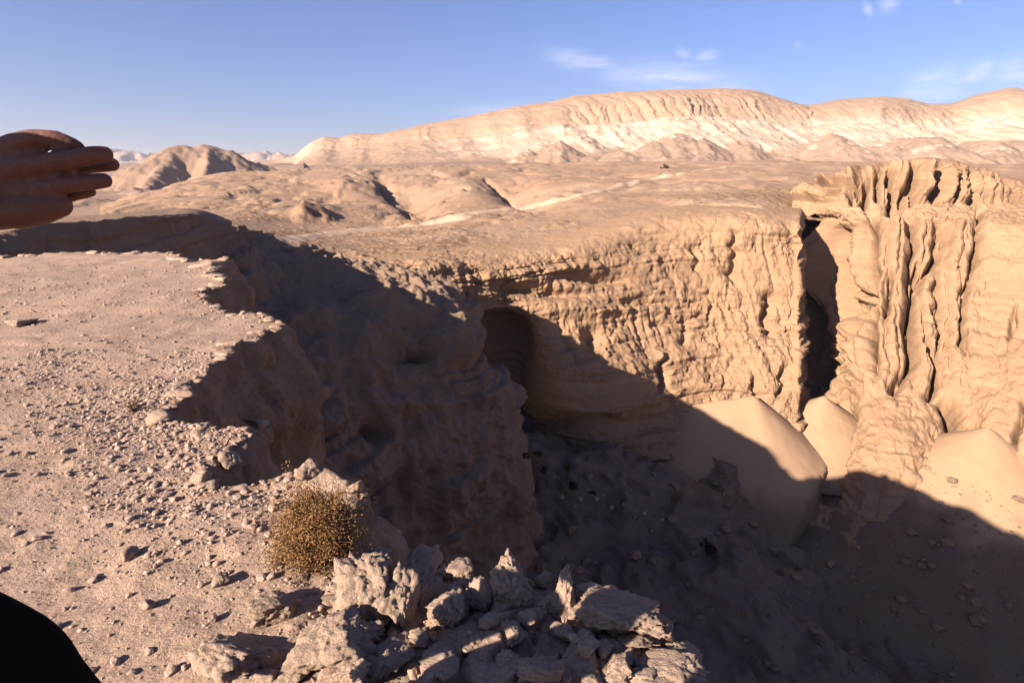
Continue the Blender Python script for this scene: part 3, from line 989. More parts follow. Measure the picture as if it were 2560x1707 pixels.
# ------------------------------------------------------------------ canyon floor and sand fans
def floor_z(x, y):
    """from the canyon head down to the mouth on the right"""
    u = x * .72 - (y - 52) * .55                 # distance down the valley
    return -21.4 - .30 * np.clip(u, -5, 60) + .012 * np.clip(u - 10, 0, 60) ** 1.5


def canyon_floor():
    xs = np.arange(-14, 62, .22)
    ys = np.arange(8, 66, .22)
    X, Y = np.meshgrid(xs, ys)
    p = np.stack([X.ravel(), Y.ravel(), floor_z(X.ravel(), Y.ravel())], 1)
    q = p * [1, 1, 0]
    h = fbm(q, 1 / 14, 4, 341) * .8
    # banks of old silt, cut by the wash into winding steps
    c = fbm(q, 1 / 16, 4, 345, .55) + .028 * (X.ravel() - 14) + .028 * (Y.ravel() - 42)
    led = np.zeros(len(p))
    for lv, hh in [(-.4, .5), (-.25, .5), (-.1, .6), (0.05, .6), (.2, .6), (.35, .6), (.5, .6), (.7, .6), (.85, .5)]:
        s_ = sstep(lv - .012, lv + .012, c)
        h += hh * s_
        led = np.maximum(led, np.exp(-((c - lv) / .016) ** 2))
    h += ridged(q, 1 / 3.5, 3, 349) * .12 + fbm(q, 1 / .8, 3, 351) * .10 + np.maximum(0, fbm(q, 1 / 1.4, 3, 353) - .3) * .9 - 1.4
    p[:, 2] += h
    g = p.reshape(len(ys), len(xs), 3)
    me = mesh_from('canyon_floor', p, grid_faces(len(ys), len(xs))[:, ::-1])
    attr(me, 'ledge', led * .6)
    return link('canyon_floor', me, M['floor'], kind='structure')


canyon_floor()


def fan(name, apex, r, slope, az0, az1, seed, cut=None):
    """a cone of fallen sand leaning on the wall"""
    na, nr = 160, 90
    a = np.radians(np.linspace(az0, az1, na))
    rr = np.linspace(0, 1, nr) ** .9 * r
    R, A = np.meshgrid(rr, a, indexing='ij')
    g = np.stack([apex[0] + R * np.sin(A), apex[1] + R * np.cos(A), apex[2] - (np.sqrt(R ** 2 + .01) - .1) * slope + .012 * R ** 2 * .5], -1)

    def d(p, n):
        o = np.zeros_like(p)
        rr_ = np.hypot(p[:, 0] - apex[0], p[:, 1] - apex[1])
        o[:, 2] = fbm(p, 1 / 5, 4, seed) * (.18 + .5 * sstep(8, 14, rr_)) + fbm(p, 1 / .9, 4, seed + 4, .6) * (.02 + .12 * sstep(9, 14, rr_))
        toe_shade = sstep(6.5, 10, rr_ + 2.5 * fbm(p, 1 / 3, 3, seed + 9))  # shade painted into the sand colour, away from the apex
        if cut is not None:
            o[:, 2] += cut(p)
        return o, {'toe_shade': toe_shade * .95}
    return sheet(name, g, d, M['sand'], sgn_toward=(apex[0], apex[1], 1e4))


fan_a = P(1885, 988, 54.6)


def cut_a(p):
    X, Y, D = to_px(p)
    edge = 2085 + 10 * fbm(p, 1 / .8, 3, 365) + np.where(Y > 1150, -(Y - 1150) * .5, 0) - np.where(Y < 1090, (1090 - Y) * 1.0, 0)
    return -5.5 * sstep(edge - 3, edge + 7, X)


def apron(name, segs, slope, xr, yr, seed, cut=None, step=.22):
    """fallen sand leaning on the wall: falls away at its angle of rest from where it spills over"""
    xs, ys = np.arange(*xr, step), np.arange(*yr, step)
    X, Y = np.meshgrid(xs, ys)
    p = np.stack([X.ravel(), Y.ravel(), 0 * X.ravel()], 1)
    z = np.full(len(p), -1e3)
    for a, b in segs:
        ab = b[:2] - a[:2]
        u = np.clip(((p[:, :2] - a[:2]) @ ab) / (ab @ ab), 0, 1)
        q = a[:2] + u[:, None] * ab
        dist = np.hypot(p[:, 0] - q[:, 0], p[:, 1] - q[:, 1])
        z = np.maximum(z, a[2] + u * (b[2] - a[2]) - (np.sqrt(dist ** 2 + .1 ** 2) - .1) * slope)
    p[:, 2] = z + fbm(p, 1 / 5, 3, seed) * .16 + fbm(p, 1 / .8, 3, seed + 4) * .025
    if cut is not None:
        p[:, 2] += cut(p)
    toe_shade = sstep(-24.2, -26.2, p[:, 2] + .9 * fbm(p, 1 / 2.5, 3, seed + 9))  # low sand coloured darker to stand in for shade
    f = grid_faces(len(ys), len(xs))[:, ::-1]
    keep = p[:, 2] > floor_z(p[:, 0], p[:, 1]) - 9
    f = f[keep[f].all(axis=1)]
    me = mesh_from(name, p, f)
    attr(me, 'toe_shade', toe_shade * .95)
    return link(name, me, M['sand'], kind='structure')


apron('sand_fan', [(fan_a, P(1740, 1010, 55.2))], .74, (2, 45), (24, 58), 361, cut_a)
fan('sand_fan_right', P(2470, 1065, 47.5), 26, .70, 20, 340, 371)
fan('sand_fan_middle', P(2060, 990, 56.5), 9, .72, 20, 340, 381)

# ------------------------------------------------------------------ the near ledge
RIM_PX = [(1790, 1765), (1745, 1690), (1705, 1610), (1640, 1545), (1560, 1500), (1470, 1480), (1400, 1452), (1300, 1425), (1180, 1435), (1080, 1425), (1000, 1432), (930, 1425),
          (888, 1395), (886, 1330), (893, 1270), (908, 1218), (860, 1196), (800, 1172), (745, 1168), (696, 1180), (625, 1203), (560, 1214), (536, 1216), (530, 1180), (545, 1136), (594, 1118), (643, 1100),
          (661, 1073), (616, 1051), (536, 1060), (446, 1053), (392, 1049), (446, 1002), (500, 957), (558, 912), (598, 868), (661, 837), (705, 810), (699, 781), (640, 776), (580, 770),
          (531, 747), (548, 705), (553, 662), (576, 645), (530, 647), (469, 649), (420, 633), (303, 629), (200, 632), (98, 636), (0, 640), (-200, 642), (-500, 650)]
rim = [at_z(x, y, 0.0)[:2] for x, y in RIM_PX]
back = [(-24, 9.5), (-26, 0), (-24, -12), (6, -12), (5.0, -5), (3.2, -1.5), (2.2, 0.2), (1.4, 0.9)]
RIM0 = np.array(rim + back)


def resample(poly, step, jag):
    """closed outline at even steps, roughened like broken rock"""
    pts = np.vstack([poly, poly[:1]])
    seg = np.hypot(*np.diff(pts, axis=0).T)
    s = np.concatenate([[0], np.cumsum(seg)])
    fine_s = np.linspace(0, s[-1], 20000)
    fx, fy = np.interp(fine_s, s, pts[:, 0]), np.interp(fine_s, s, pts[:, 1])
    loc = np.where((fy < .7) | (fx < -11), .35, step * (1 + .08 * np.maximum(0, fy - 4)))      # coarse where it runs behind the camera
    cnt = np.concatenate([[0], np.cumsum(np.diff(fine_s) / loc[1:])])
    n = int(cnt[-1])
    u = np.interp(np.linspace(0, cnt[-1], n, endpoint=False), cnt, fine_s)
    q = np.stack([np.interp(u, s, pts[:, 0]), np.interp(u, s, pts[:, 1])], 1)
    for _ in range(2):
        q = .5 * q + .25 * (np.roll(q, 1, 0) + np.roll(q, -1, 0))
    tan = np.roll(q, -2, 0) - np.roll(q, 2, 0)
    nor = np.stack([tan[:, 1], -tan[:, 0]], 1)
    nor /= np.linalg.norm(nor, axis=1)[:, None] + 1e-9
    q3 = np.column_stack([q, np.zeros(n)])
    amp = np.clip(np.hypot(q[:, 0], q[:, 1]) / 6, .35, 1.6)
    j = (fbm(q3, 1.1, 3, 401) * .10 + fbm(q3, 4.0, 4, 405, .6) * .075 + (strata(q3[:, 0] * 1.3 + q3[:, 1], 3.0, 3, .2)) * .05) * amp * jag
    return q + nor * j[:, None], nor, q3


RIM, RNOR, _ = resample(RIM0, 0.035, 1.0)
area = 0.5 * np.sum(RIM[:, 0] * np.roll(RIM[:, 1], -1) - np.roll(RIM[:, 0], -1) * RIM[:, 1])
OUTW = RNOR if area > 0 else -RNOR            # pointing off the ledge
for _ in range(6):
    OUTW = OUTW + .6 * (np.roll(OUTW, 1, 0) + np.roll(OUTW, -1, 0))
    OUTW /= np.linalg.norm(OUTW, axis=1)[:, None] + 1e-9


def inside_dist(q):
    """signed distance to the rim, positive on the ledge"""
    q = np.asarray(q, np.float32)
    poly = RIM[::3].astype(np.float32)
    nxt = np.roll(poly, -1, 0)
    best = np.full(len(q), 1e9, np.float32)
    ins = np.zeros(len(q), bool)
    for a, b in zip(poly, nxt):
        ab = b - a
        u = np.clip(((q - a) @ ab) / max(1e-9, ab @ ab), 0, 1)
        d = q - a - u[:, None] * ab
        best = np.minimum(best, d[:, 0] ** 2 + d[:, 1] ** 2)
        c = ((a[1] > q[:, 1]) != (b[1] > q[:, 1]))
        if c.any():
            xx = (b[0] - a[0]) * (q[:, 1] - a[1]) / (b[1] - a[1] + 1e-12) + a[0]
            ins ^= c & (q[:, 0] < xx)
    return np.where(ins, 1, -1) * np.sqrt(best)


def crag_mask(x, y):
    """1 on the broken outcrop in front of the camera"""
    X, Y, D = to_px(np.stack([x, y, np.zeros_like(x)], -1))
    return sstep(640, 900, X + (Y - 1560) * .35) * sstep(1300, 1480, Y) * (y > .6)


def crackle(x, y):
    """bedrock broken into long blocks by joints: every block its own height and tilt"""
    a = (x * .94 - y * .34) / .115
    b = (x * .34 + y * .94) / .21
    p = np.stack([x, y, 0 * x], 1)
    a = a + .35 * fbm(p, 6, 2, 471)
    b = b + .35 * fbm(p, 6, 2, 473)
    ia, ib = np.floor(a).astype(np.int32), np.floor(b).astype(np.int32)
    f1, f2, hh = np.full(a.shape, 9.), np.full(a.shape, 9.), np.zeros(a.shape)
    for da in (-1, 0, 1):
        for db in (-1, 0, 1):
            ka, kb = ia + da, ib + db
            h0 = (ka * 53 + kb * 191) % 4096
            cx, cy = ka + .1 + .8 * _r1[h0], kb + .1 + .8 * _r1[(h0 + 77) % 4096]
            d = np.hypot(a - cx, b - cy)
            hz = (_r1[(h0 + 154) % 4096] - .5) * .07 + (a - cx) * (_r1[(h0 + 231) % 4096] - .5) * .05 + (b - cy) * (_r1[(h0 + 308) % 4096] - .5) * .06
            n1 = d < f1
            f2 = np.where(n1, f1, np.minimum(f2, d))
            hh = np.where(n1, hz, hh)
            f1 = np.where(n1, d, f1)
    return hh - .05 * (1 - sstep(0, .16, f2 - f1))


def top_z(x, y):
    p = np.stack([x, y, np.zeros_like(x)], -1).reshape(-1, 3)
    z = fbm(p, .35, 3, 411) * .05 + fbm(p, 1.7, 4, 415) * .022 + fbm(p, 9, 3, 419) * .008
    cm = crag_mask(x.ravel(), y.ravel())
    z -= cm * (.03 + .17 * sstep(1.5, 2.4, y.ravel()))
    z += cm * (crackle(x.ravel(), y.ravel()) + fbm(p, 22, 3, 423) * .010 + .085)
    # low bedding steps showing through the gravel
    st = np.sin((x.ravel() * .55 - y.ravel() * .83) * 4.1 + 2.2 * fbm(p, .8, 3, 425))
    z += sstep(.55, .8, st) * .02 * sstep(.1, .4, fbm(p, .9, 2, 427) + .1)
    return z.reshape(x.shape)


def ledge():
    def axis(parts):
        out = []
        for a, b, st in parts:
            out.append(np.arange(a, b, st))
        return np.concatenate(out)
    xs = axis([(-26, -10, .35), (-10, -5, .08), (-5, -3, .045), (-3, -1.1, .026), (-1.1, 1.0, .014), (1.0, 1.6, .04), (1.6, 6.2, .3)])
    ys = axis([(-12, 0, .4), (0, 1.2, .08), (1.2, 2.6, .014), (2.6, 3.6, .026), (3.6, 6, .04), (6, 14, .075)])
    X, Y = np.meshgrid(xs, ys)
    Z = top_z(X, Y)
    p = np.stack([X.ravel(), Y.ravel(), Z.ravel()], 1)
    sd = inside_dist(p[:, :2])
    f = grid_faces(len(ys), len(xs))[:, ::-1]
    f = f[(sd[f] > .07).all(axis=1)]
    used = np.unique(f)
    rem = np.full(len(p), -1)
    rem[used] = np.arange(len(used))
    me = mesh_from('rock_ledge', p[used], rem[f])
    o = link('rock_ledge', me, M['ledge'], kind='structure')
    # broken edge and face below it
    n = len(RIM)
    offs = np.array([-.20, -.16, -.11, -.06, -.025, 0.0, .012, .016] + [0] * 46, float)
    dep = np.array([.03, .004, 0, .0, .006, .018, .04, .07] + list(np.geomspace(.1, 26, 46)), float)
    k = len(dep)
    out = np.zeros((k, n, 3))
    base_z = top_z(RIM[:, 0], RIM[:, 1])
    for i in range(k):
        d = dep[i]
        o_ = offs[i] if i < 8 else .02 + .10 * sstep(.1, .9, d) - .12 * sstep(1.0, 2.6, d) + max(0, d - 3) * .28
        xy = RIM + OUTW * o_
        z = (top_z(xy[:, 0], xy[:, 1]) if o_ < 0 else base_z) - d
        out[i] = np.column_stack([xy, z])
    q = out.reshape(-1, 3)
    D = np.repeat(dep, n)
    nr = np.tile(np.column_stack([OUTW, np.zeros(n)]), (k, 1))
    face = sstep(.015, .12, D)
    h = face * (fbm(q, 1.2, 4, 431) * .16 + fbm(q, 5, 4, 435, .6) * .06 + ridged(q * [1, 1, .4], 2.4, 4, 437, .55) * .10 + strata(q[:, 2] + .06 * fbm(q, 2, 2, 439), 3.4, 13, .2) * .075 - .10 * sstep(.3, .5, fbm(q, 2.6, 3, 440)))
    h *= np.clip(.3 + D, .3, 1) * (1 + .5 * sstep(2, 8, D))
    q = q + nr * h[:, None]
    q[:, 2] += (1 - face) * fbm(q, 14, 3, 441) * .012
    a = np.arange(k * n).reshape(k, n)
    b = np.roll(a, -1, axis=1)
    f = np.stack([a[:-1], a[1:], b[1:], b[:-1]], -1).reshape(-1, 4)
    if area < 0:
        f = f[:, ::-1]
    # the far back of the ledge is never seen: leave it coarse by keeping what lies ahead of the camera
    me = mesh_from('ledge_face', q, f)
    m2 = link('ledge_face', me, M['face'], kind='structure')
    return o


ledge_ob = ledge()


# ------------------------------------------------------------------ stones and blocks
def ico(sub):
    bm = bmesh.new()
    bmesh.ops.create_icosphere(bm, subdivisions=sub, radius=1)
    v = np.array([x.co[:] for x in bm.verts])
    f = np.array([[q.index for q in x.verts] for x in bm.faces])
    bm.free()
    return v / np.linalg.norm(v, axis=1)[:, None], f


ICO = {k: ico(k) for k in (1, 2, 3, 4, 5)}


def rock_shape(seed, sub, planes=11, k=16, rough=.05, fine=.02):
    """a broken stone: soft intersection of random planes, then weathered"""
    rg = np.random.default_rng(seed)
    v, f = ICO[sub]
    nrm = rg.normal(size=(planes, 3))
    nrm /= np.linalg.norm(nrm, axis=1)[:, None]
    nrm = np.vstack([nrm, np.eye(3), -np.eye(3)])
    dist = rg.uniform(.55, 1.0, len(nrm))
    dist[-6:] = rg.uniform(.85, 1.05, 6)
    c = np.maximum(0, v @ nrm.T) / dist
    r = 1 / (np.sum(c ** k, axis=1) ** (1 / k) + 1e-6)
    p = v * r[:, None]
    if sub >= 3:
        q = p + seed * 3.1
        r2 = fbm(q, 1.3, 3, seed % 50) * rough * 1.5 + fbm(q, 4, 5, seed % 40 + 3, .62) * rough * 1.1
        r2 -= np.maximum(0, ridged(q * [1, 1, .35], 1.9, 3, seed % 30 + 7) - .75) * fine * 5
        r2 -= sstep(.25, .55, fbm(q, 7, 3, seed % 20 + 9)) * fine * 1.6
        p = p * (1 + r2)[:, None]
    return p, f


DG = None


def hit(px, py):
    """what a photograph pixel falls on in the scene built so far"""
    global DG
    if DG is None:
        bpy.context.view_layer.update()
        DG = bpy.context.evaluated_depsgraph_get()
    d = P(px, py, 1.0) - CAM
    ok, loc, nor, idx, ob, mt = SC.ray_cast(DG, Vector(CAM.tolist()), Vector((d / np.linalg.norm(d)).tolist()))
    return (np.array(loc), np.array(nor), ob) if ok else (None, None, None)


def rot_to(axis, spin=0.0):
    q = Vector(axis).normalized().to_track_quat('Z', 'Y')
    return np.array((q.to_matrix() @ Matrix.Rotation(spin, 3, 'Z')))


def block_mesh(name, seed, dims, axis, spin, sub, planes=11, rough=.06, k=16):
    p, f = rock_shape(seed, sub, planes, k, rough, .03)
    p = (p * np.array(dims)) @ rot_to(axis, spin).T
    return mesh_from(name, p, f)


# the jagged outcrop: (px, py of the middle of the block, width, height in photograph pixels, depth share, label)
CRAG = [
    (914, 1478, 118, 150, .8), (999, 1504, 90, 140, .8), (1071, 1487, 56, 92, .8), (1122, 1512, 84, 132, .8), (1199, 1491, 50, 100, .8),
    (1271, 1450, 84, 128, .7), (1362, 1452, 40, 50, .7), (1411, 1490, 58, 150, .7), (1551, 1520, 150, 120, .9), (1648, 1556, 52, 62, .9),
    (1054, 1420, 84, 54, 1.2), (1107, 1430, 42, 34, 1), (1156, 1424, 52, 42, 1), (1713, 1628, 72, 92, .8), (1676, 1660, 110, 74, .9),
    (1551, 1668, 74, 96, .8), (1606, 1690, 70, 80, .8), (1351, 1668, 84, 116, .7), (1283, 1576, 68, 112, .7), (1324, 1540, 40, 92, .7),
    (1226, 1545, 50, 72, .8), (1165, 1596, 112, 62, .8), (1045, 1585, 56, 74, .8), (975, 1626, 112, 108, .8), (888, 1580, 86, 108, .8),
    (884, 1664, 86, 90, .8), (1466, 1615, 46, 92, .7), (1513, 1612, 46, 84, .7), (1415, 1570, 44, 72, .7), (1585, 1596, 74, 60, .8),
    (1410, 1684, 60, 82, .7), (1110, 1660, 92, 70, .8), (1200, 1672, 74, 76, .8), (1475, 1690, 60, 70, .8), (1480, 1545, 50, 66, .8),
    (808, 1596, 172, 172, .7), (689, 1507, 110, 100, .6), (553, 1626, 186, 120, .5), (740, 1672, 120, 80, .6), (640, 1690, 90, 60, .5), (1010, 1690, 90, 60, .6),
    (1660, 1700, 90, 70, .8), (1730, 1695, 60, 60, .8), (840, 1500, 60, 60, .7)]


def outcrop():
    root = link('rock_outcrop', None, label='jagged pale limestone outcrop crossed by the shadow of a person, at the cliff edge', cat='rock outcrop')
    c0 = at_z(1250, 1560, -.2)
    root.location = c0.tolist()
    for i, (px, py, w, h, ds) in enumerate(CRAG):
        loc, nor, ob = hit(px, py + h * .33)
        if loc is None or loc[2] < -1.2:
            loc = at_z(px, py + h * .33, -.30)
        dep = to_px(loc)[2]
        wm, hm = w / FPX * dep / 2, h / FPX * dep / 2
        lean = (random.uniform(-.25, .1), random.uniform(.15, .5), 1.0)
        hh = hm * (1.1 if py - h * .5 < 1445 else .62 if px < 950 else .44)
        me = block_mesh('rock_block', 500 + i, (wm * 1.25, wm * (1.1 + .6 * random.random()) * ds * 1.3, hh * 1.1), lean, random.uniform(-.7, .7), 5 if w * h > 6500 else 4, 9 + i % 4, .10, 46)
        o = link('rock_block', me, M['crag'], parent=root)
        q = loc + np.array([0, .3 * hm, hm * .38])
        o.location = (q - c0).tolist()
    return root


outcrop()

def rim_slabs(parent):
    """broken plates along the lip of the ledge"""
    rg = np.random.default_rng(77)
    protos = []
    for s_ in range(12):
        p, f = rock_shape(1200 + s_, 3, 8, 40, .05, .03)
        me = mesh_from('slab', p * np.array([1, .75, .26]), f)
        me.materials.append(M['ledge'] if s_ % 3 else M['crag'])
        protos.append(me)
    seg = np.hypot(*(np.roll(RIM, -1, 0) - RIM).T)
    sacc = np.cumsum(seg)
    X, Y, D = to_px(np.column_stack([RIM, np.zeros(len(RIM))]))
    last = -1
    for i in range(len(RIM)):
        if not (-60 < X[i] < 950 and 560 < Y[i] < 1420 and RIM[i, 1] > 1.5):
            continue
        size = (.045 + .013 * RIM[i, 1]) * rg.choice([.4, .6, .9, 1.2, 1.9])
        if sacc[i] - last < size * rg.uniform(.5, 2.2):
            continue
        last = sacc[i]
        o = link('slab', protos[int(rg.integers(12))], parent=parent)
        q = RIM[i] - OUTW[i] * size * rg.uniform(.35, 1.0)
        z = float(top_z(np.array([q[0]]), np.array([q[1]]))[0])
        o.location = (q[0], q[1], z - size * rg.uniform(-.02, .17))
        o.scale = (size, size * rg.uniform(.7, 1.1), size * rg.uniform(.7, 1.3))
        ang = rg.uniform(0, 6.28)
        o.rotation_euler = (rg.uniform(-.15, .15), rg.uniform(-.15, .15), ang)


# single boulders lying on the ledge, told apart by where they lie
BOULDERS = [
    (762, 1180, 80, 44, 'small pale angular boulder on the rim above the dry shrub', .9),
    (930, 1392, 84, 66, 'rounded grey boulder in shade between the shrub and the jagged outcrop', 1.0),
    (640, 1060, 52, 26, 'small rounded grey boulder at the tip of the thin rock shelf', 1.0),
    (322, 1384, 46, 34, 'dark lone stone half sunk in the gravel slope', .9),
    (566, 1150, 60, 46, 'pale block leaning at the mouth of the shaded notch', 1.0),
    (500, 1192, 60, 40, 'rounded block on the left lip of the shaded notch', 1.0),
    (365, 1513, 40, 34, 'pale fist sized stone on the open gravel', 1.0),
    (548, 1452, 44, 34, 'pinkish stone on the gravel below the dry shrub', 1.0),
    (848, 1214, 66, 34, 'flat pale stone on the rim behind the dry shrub', 1.0),
    (888, 1222, 50, 34, 'pale wedge stone crowning the smooth shaded boulder face', 1.0),
    (50, 808, 50, 18, 'low dark slab on the far part of the ledge', 1.4),
]


def boulders():
    for i, (px, py, w, h, lab, ds) in enumerate(BOULDERS):
        loc, nor, ob = hit(px, py + h * .3)
        if loc is None or loc[2] < -1.0:
            loc = at_z(px, py + h * .3, -.03)
        dep = to_px(loc)[2]
        wm, hm = w / FPX * dep / 2, h / FPX * dep / 2
        me = block_mesh('boulder', 700 + i, (wm, wm * ds, hm * 1.1), (random.uniform(-.25, .25), random.uniform(-.1, .3), 1), random.uniform(0, 3), 4, 10, .04, 14)
        o = link('boulder', me, M['crag'], label=lab, cat='boulder')
        o.location = (loc + np.array([0, wm * ds * .3, hm * .5])).tolist()


rim_slabs(ledge_ob)
boulders()


def loose_stones():
    protos = []
    for s in range(14):
        p, f = rock_shape(900 + s, 2, 12, 40)
        rg = np.random.default_rng(s)
        p = p * np.array([1, rg.uniform(.6, .9), rg.uniform(.4, .7)])
        me = mesh_from('loose_stone', p, f, smooth=False)
        me.materials.append(M['stone'])
        protos.append(me)
    rg = np.random.default_rng(33)
    # candidates spread as they lie on the ledge, denser toward the edge and in patches
    n = 80000
    x = np.concatenate([rg.uniform(-9, .9, n // 3), rg.uniform(-4.5, .4, n - n // 3)])
    y = np.concatenate([rg.uniform(1.1, 10.8, n // 3), rg.uniform(1.1, 5.2, n - n // 3)])
    q = np.stack([x, y, 0 * x], 1)
    X, Y, D = to_px(q)
    sd = inside_dist(q[:, :2])
    dens = .30 + .9 * sstep(-.25, .5, fbm(q, .8, 3, 451)) + .5 * sstep(.9, .1, sd)
    cm = crag_mask(x, y)
    ok = (X > -200) & (X < 1800) & (Y < 1800) & (sd > .03) & (rg.random(n) < dens * .42 * (1 - .6 * cm))
    q, sd = q[ok], sd[ok]
    n = len(q)
    size = .0036 * (1 + rg.pareto(2.2, n)) * (1 + .35 * sstep(.6, .1, sd))
    size = np.clip(size * (1 + .10 * q[:, 1]), .004, .027)
    q[:, 2] = top_z(q[:, 0], q[:, 1])
    X, Y, D = to_px(q)
    inview = (X > 0) & (X < W) & (Y < H)
    show = np.where(inview, size / D, 0)
    order = np.argsort(-show)
    big, rest = order[:290], order[290:]
    for i in big:
        o = link('loose_stone', protos[int(rg.integers(14))], label='small loose stone lying on the gravel of the ledge', cat='stone', group='loose stones on the ledge')
        s = size[i]
        o.location = (q[i] + [0, 0, s * .22]).tolist()
        o.scale = (s, s, s)
        o.rotation_euler = (rg.uniform(-.4, .4), rg.uniform(-.4, .4), rg.uniform(0, 6.28))
    # everything smaller: gravel, one mass
    vs, fs, base = [], [], 0
    lowp = []
    for s in range(10):
        p, f = rock_shape(950 + s, 1, 8, 40)
        lowp.append((p * np.array([1, .8, .55]), f))
    rest = rest[:9500]
    for i in rest:
        p, f = lowp[int(rg.integers(10))]
        a = rg.uniform(0, 6.28)
        c, sn = math.cos(a), math.sin(a)
        s = size[i]
        pp = p * s
        vs.append(np.stack([pp[:, 0] * c - pp[:, 1] * sn, pp[:, 0] * sn + pp[:, 1] * c, pp[:, 2]], 1) + q[i] + [0, 0, s * .2])
        fs.append(f + base)
        base += len(p)
    me = mesh_from('gravel', np.vstack(vs), np.vstack(fs), smooth=False)
    link('gravel', me, M['stone'], kind='stuff', label='fine pale gravel strewn over the ledge', cat=None)


loose_stones()

# ------------------------------------------------------------------ the dirt track over the plateau
def track():
    from mathutils.bvhtree import BVHTree
    g = plateau_g
    fv = grid_faces(*g.shape[:2])
    bvh = BVHTree.FromPolygons(g.reshape(-1, 3).tolist(), fv.tolist())
    line = [(700, 604), (780, 590), (880, 577), (980, 569), (1060, 562), (1120, 548), (1190, 531), (1260, 524), (1330, 516), (1400, 500), (1480, 481), (1560, 462), (1640, 445), (1720, 431), (1790, 421), (1840, 415)]
    pts = []
    c = catmull(np.array(line, float), 260, 0)
    for x, y in c:
        d = P(x, y, 1) - CAM
        loc, nor, i, dist = bvh.ray_cast(Vector(CAM.tolist()), Vector((d / np.linalg.norm(d)).tolist()))
        if loc is not None:
            pts.append(loc[:])
    pts = np.array(pts)
    for _ in range(8):
        pts[1:-1] = .5 * pts[1:-1] + .25 * (pts[2:] + pts[:-2])
    tan = np.gradient(pts[:, :2], axis=0)
    nor = np.stack([-tan[:, 1], tan[:, 0]], 1)
    nor /= np.linalg.norm(nor, axis=1)[:, None] + 1e-9
    rows = []
    wn = .8 + .5 * fbm(pts, .12, 3, 461)
    for o in np.linspace(-1, 1, 9):
        xy = pts[:, :2] + nor * (o * 1.5 * wn)[:, None]
        z = []
        for a in xy:
            loc, n_, i, dist = bvh.ray_cast(Vector((a[0], a[1], 60)), Vector((0, 0, -1)))
            z.append(loc[2] if loc is not None else np.nan)
        z = np.array(z)
        z = np.where(np.isnan(z), pts[:, 2], z)
        rows.append(np.column_stack([xy, z + .10 - .09 * abs(o)]))
    g2 = np.array(rows)
    f = grid_faces(*g2.shape[:2])
    me = mesh_from('dirt_track', g2.reshape(-1, 3), f)
    link('dirt_track', me, M['track'], kind='structure')


track()

# ------------------------------------------------------------------ shrubs
M['leaf_dry'] = plain_mat('dry_leaf', (.23, .12, .045), .8, .22, 40, .1)
M['leaf_rust'] = plain_mat('rust_leaf', (.20, .095, .04), .8, .22, 40, .1)
M['leaf_olive'] = plain_mat('olive_leaf', (.14, .09, .035), .8, .22, 40, .1)
M['leaf_dark'] = plain_mat('dark_leaf', (.035, .03, .018), .8, .4, 5, .1)
M['leaf_green'] = plain_mat('green_leaf', (.05, .055, .022), .8, .4, 5, .1)
M['twig'] = plain_mat('twig_bark', (.10, .062, .035), .85, .3, 60, .1)


def tubes(paths, sides=4):
    vs, fs, base = [], [], 0
    for pts, r0, r1 in paths:
        pts = np.asarray(pts)
        n = len(pts)
        tan = np.gradient(pts, axis=0)
        tan /= np.linalg.norm(tan, axis=1)[:, None] + 1e-9
        ref = np.array([.3, .2, .93])
        a = np.cross(tan, ref)
        a /= np.linalg.norm(a, axis=1)[:, None] + 1e-9
        b = np.cross(tan, a)
        rr = np.linspace(r0, r1, n)[:, None]
        ring = [pts + rr * (a * math.cos(t) + b * math.sin(t)) for t in np.linspace(0, 2 * math.pi, sides, endpoint=False)]
        v = np.stack(ring, 1).reshape(-1, 3)
        idx = np.arange(n * sides).reshape(n, sides) + base
        nx = np.roll(idx, -1, 1)
        fs.append(np.stack([idx[:-1], nx[:-1], nx[1:], idx[1:]], -1).reshape(-1, 4))
        vs.append(v)
        base += len(v)
    return np.vstack(vs), np.vstack(fs)


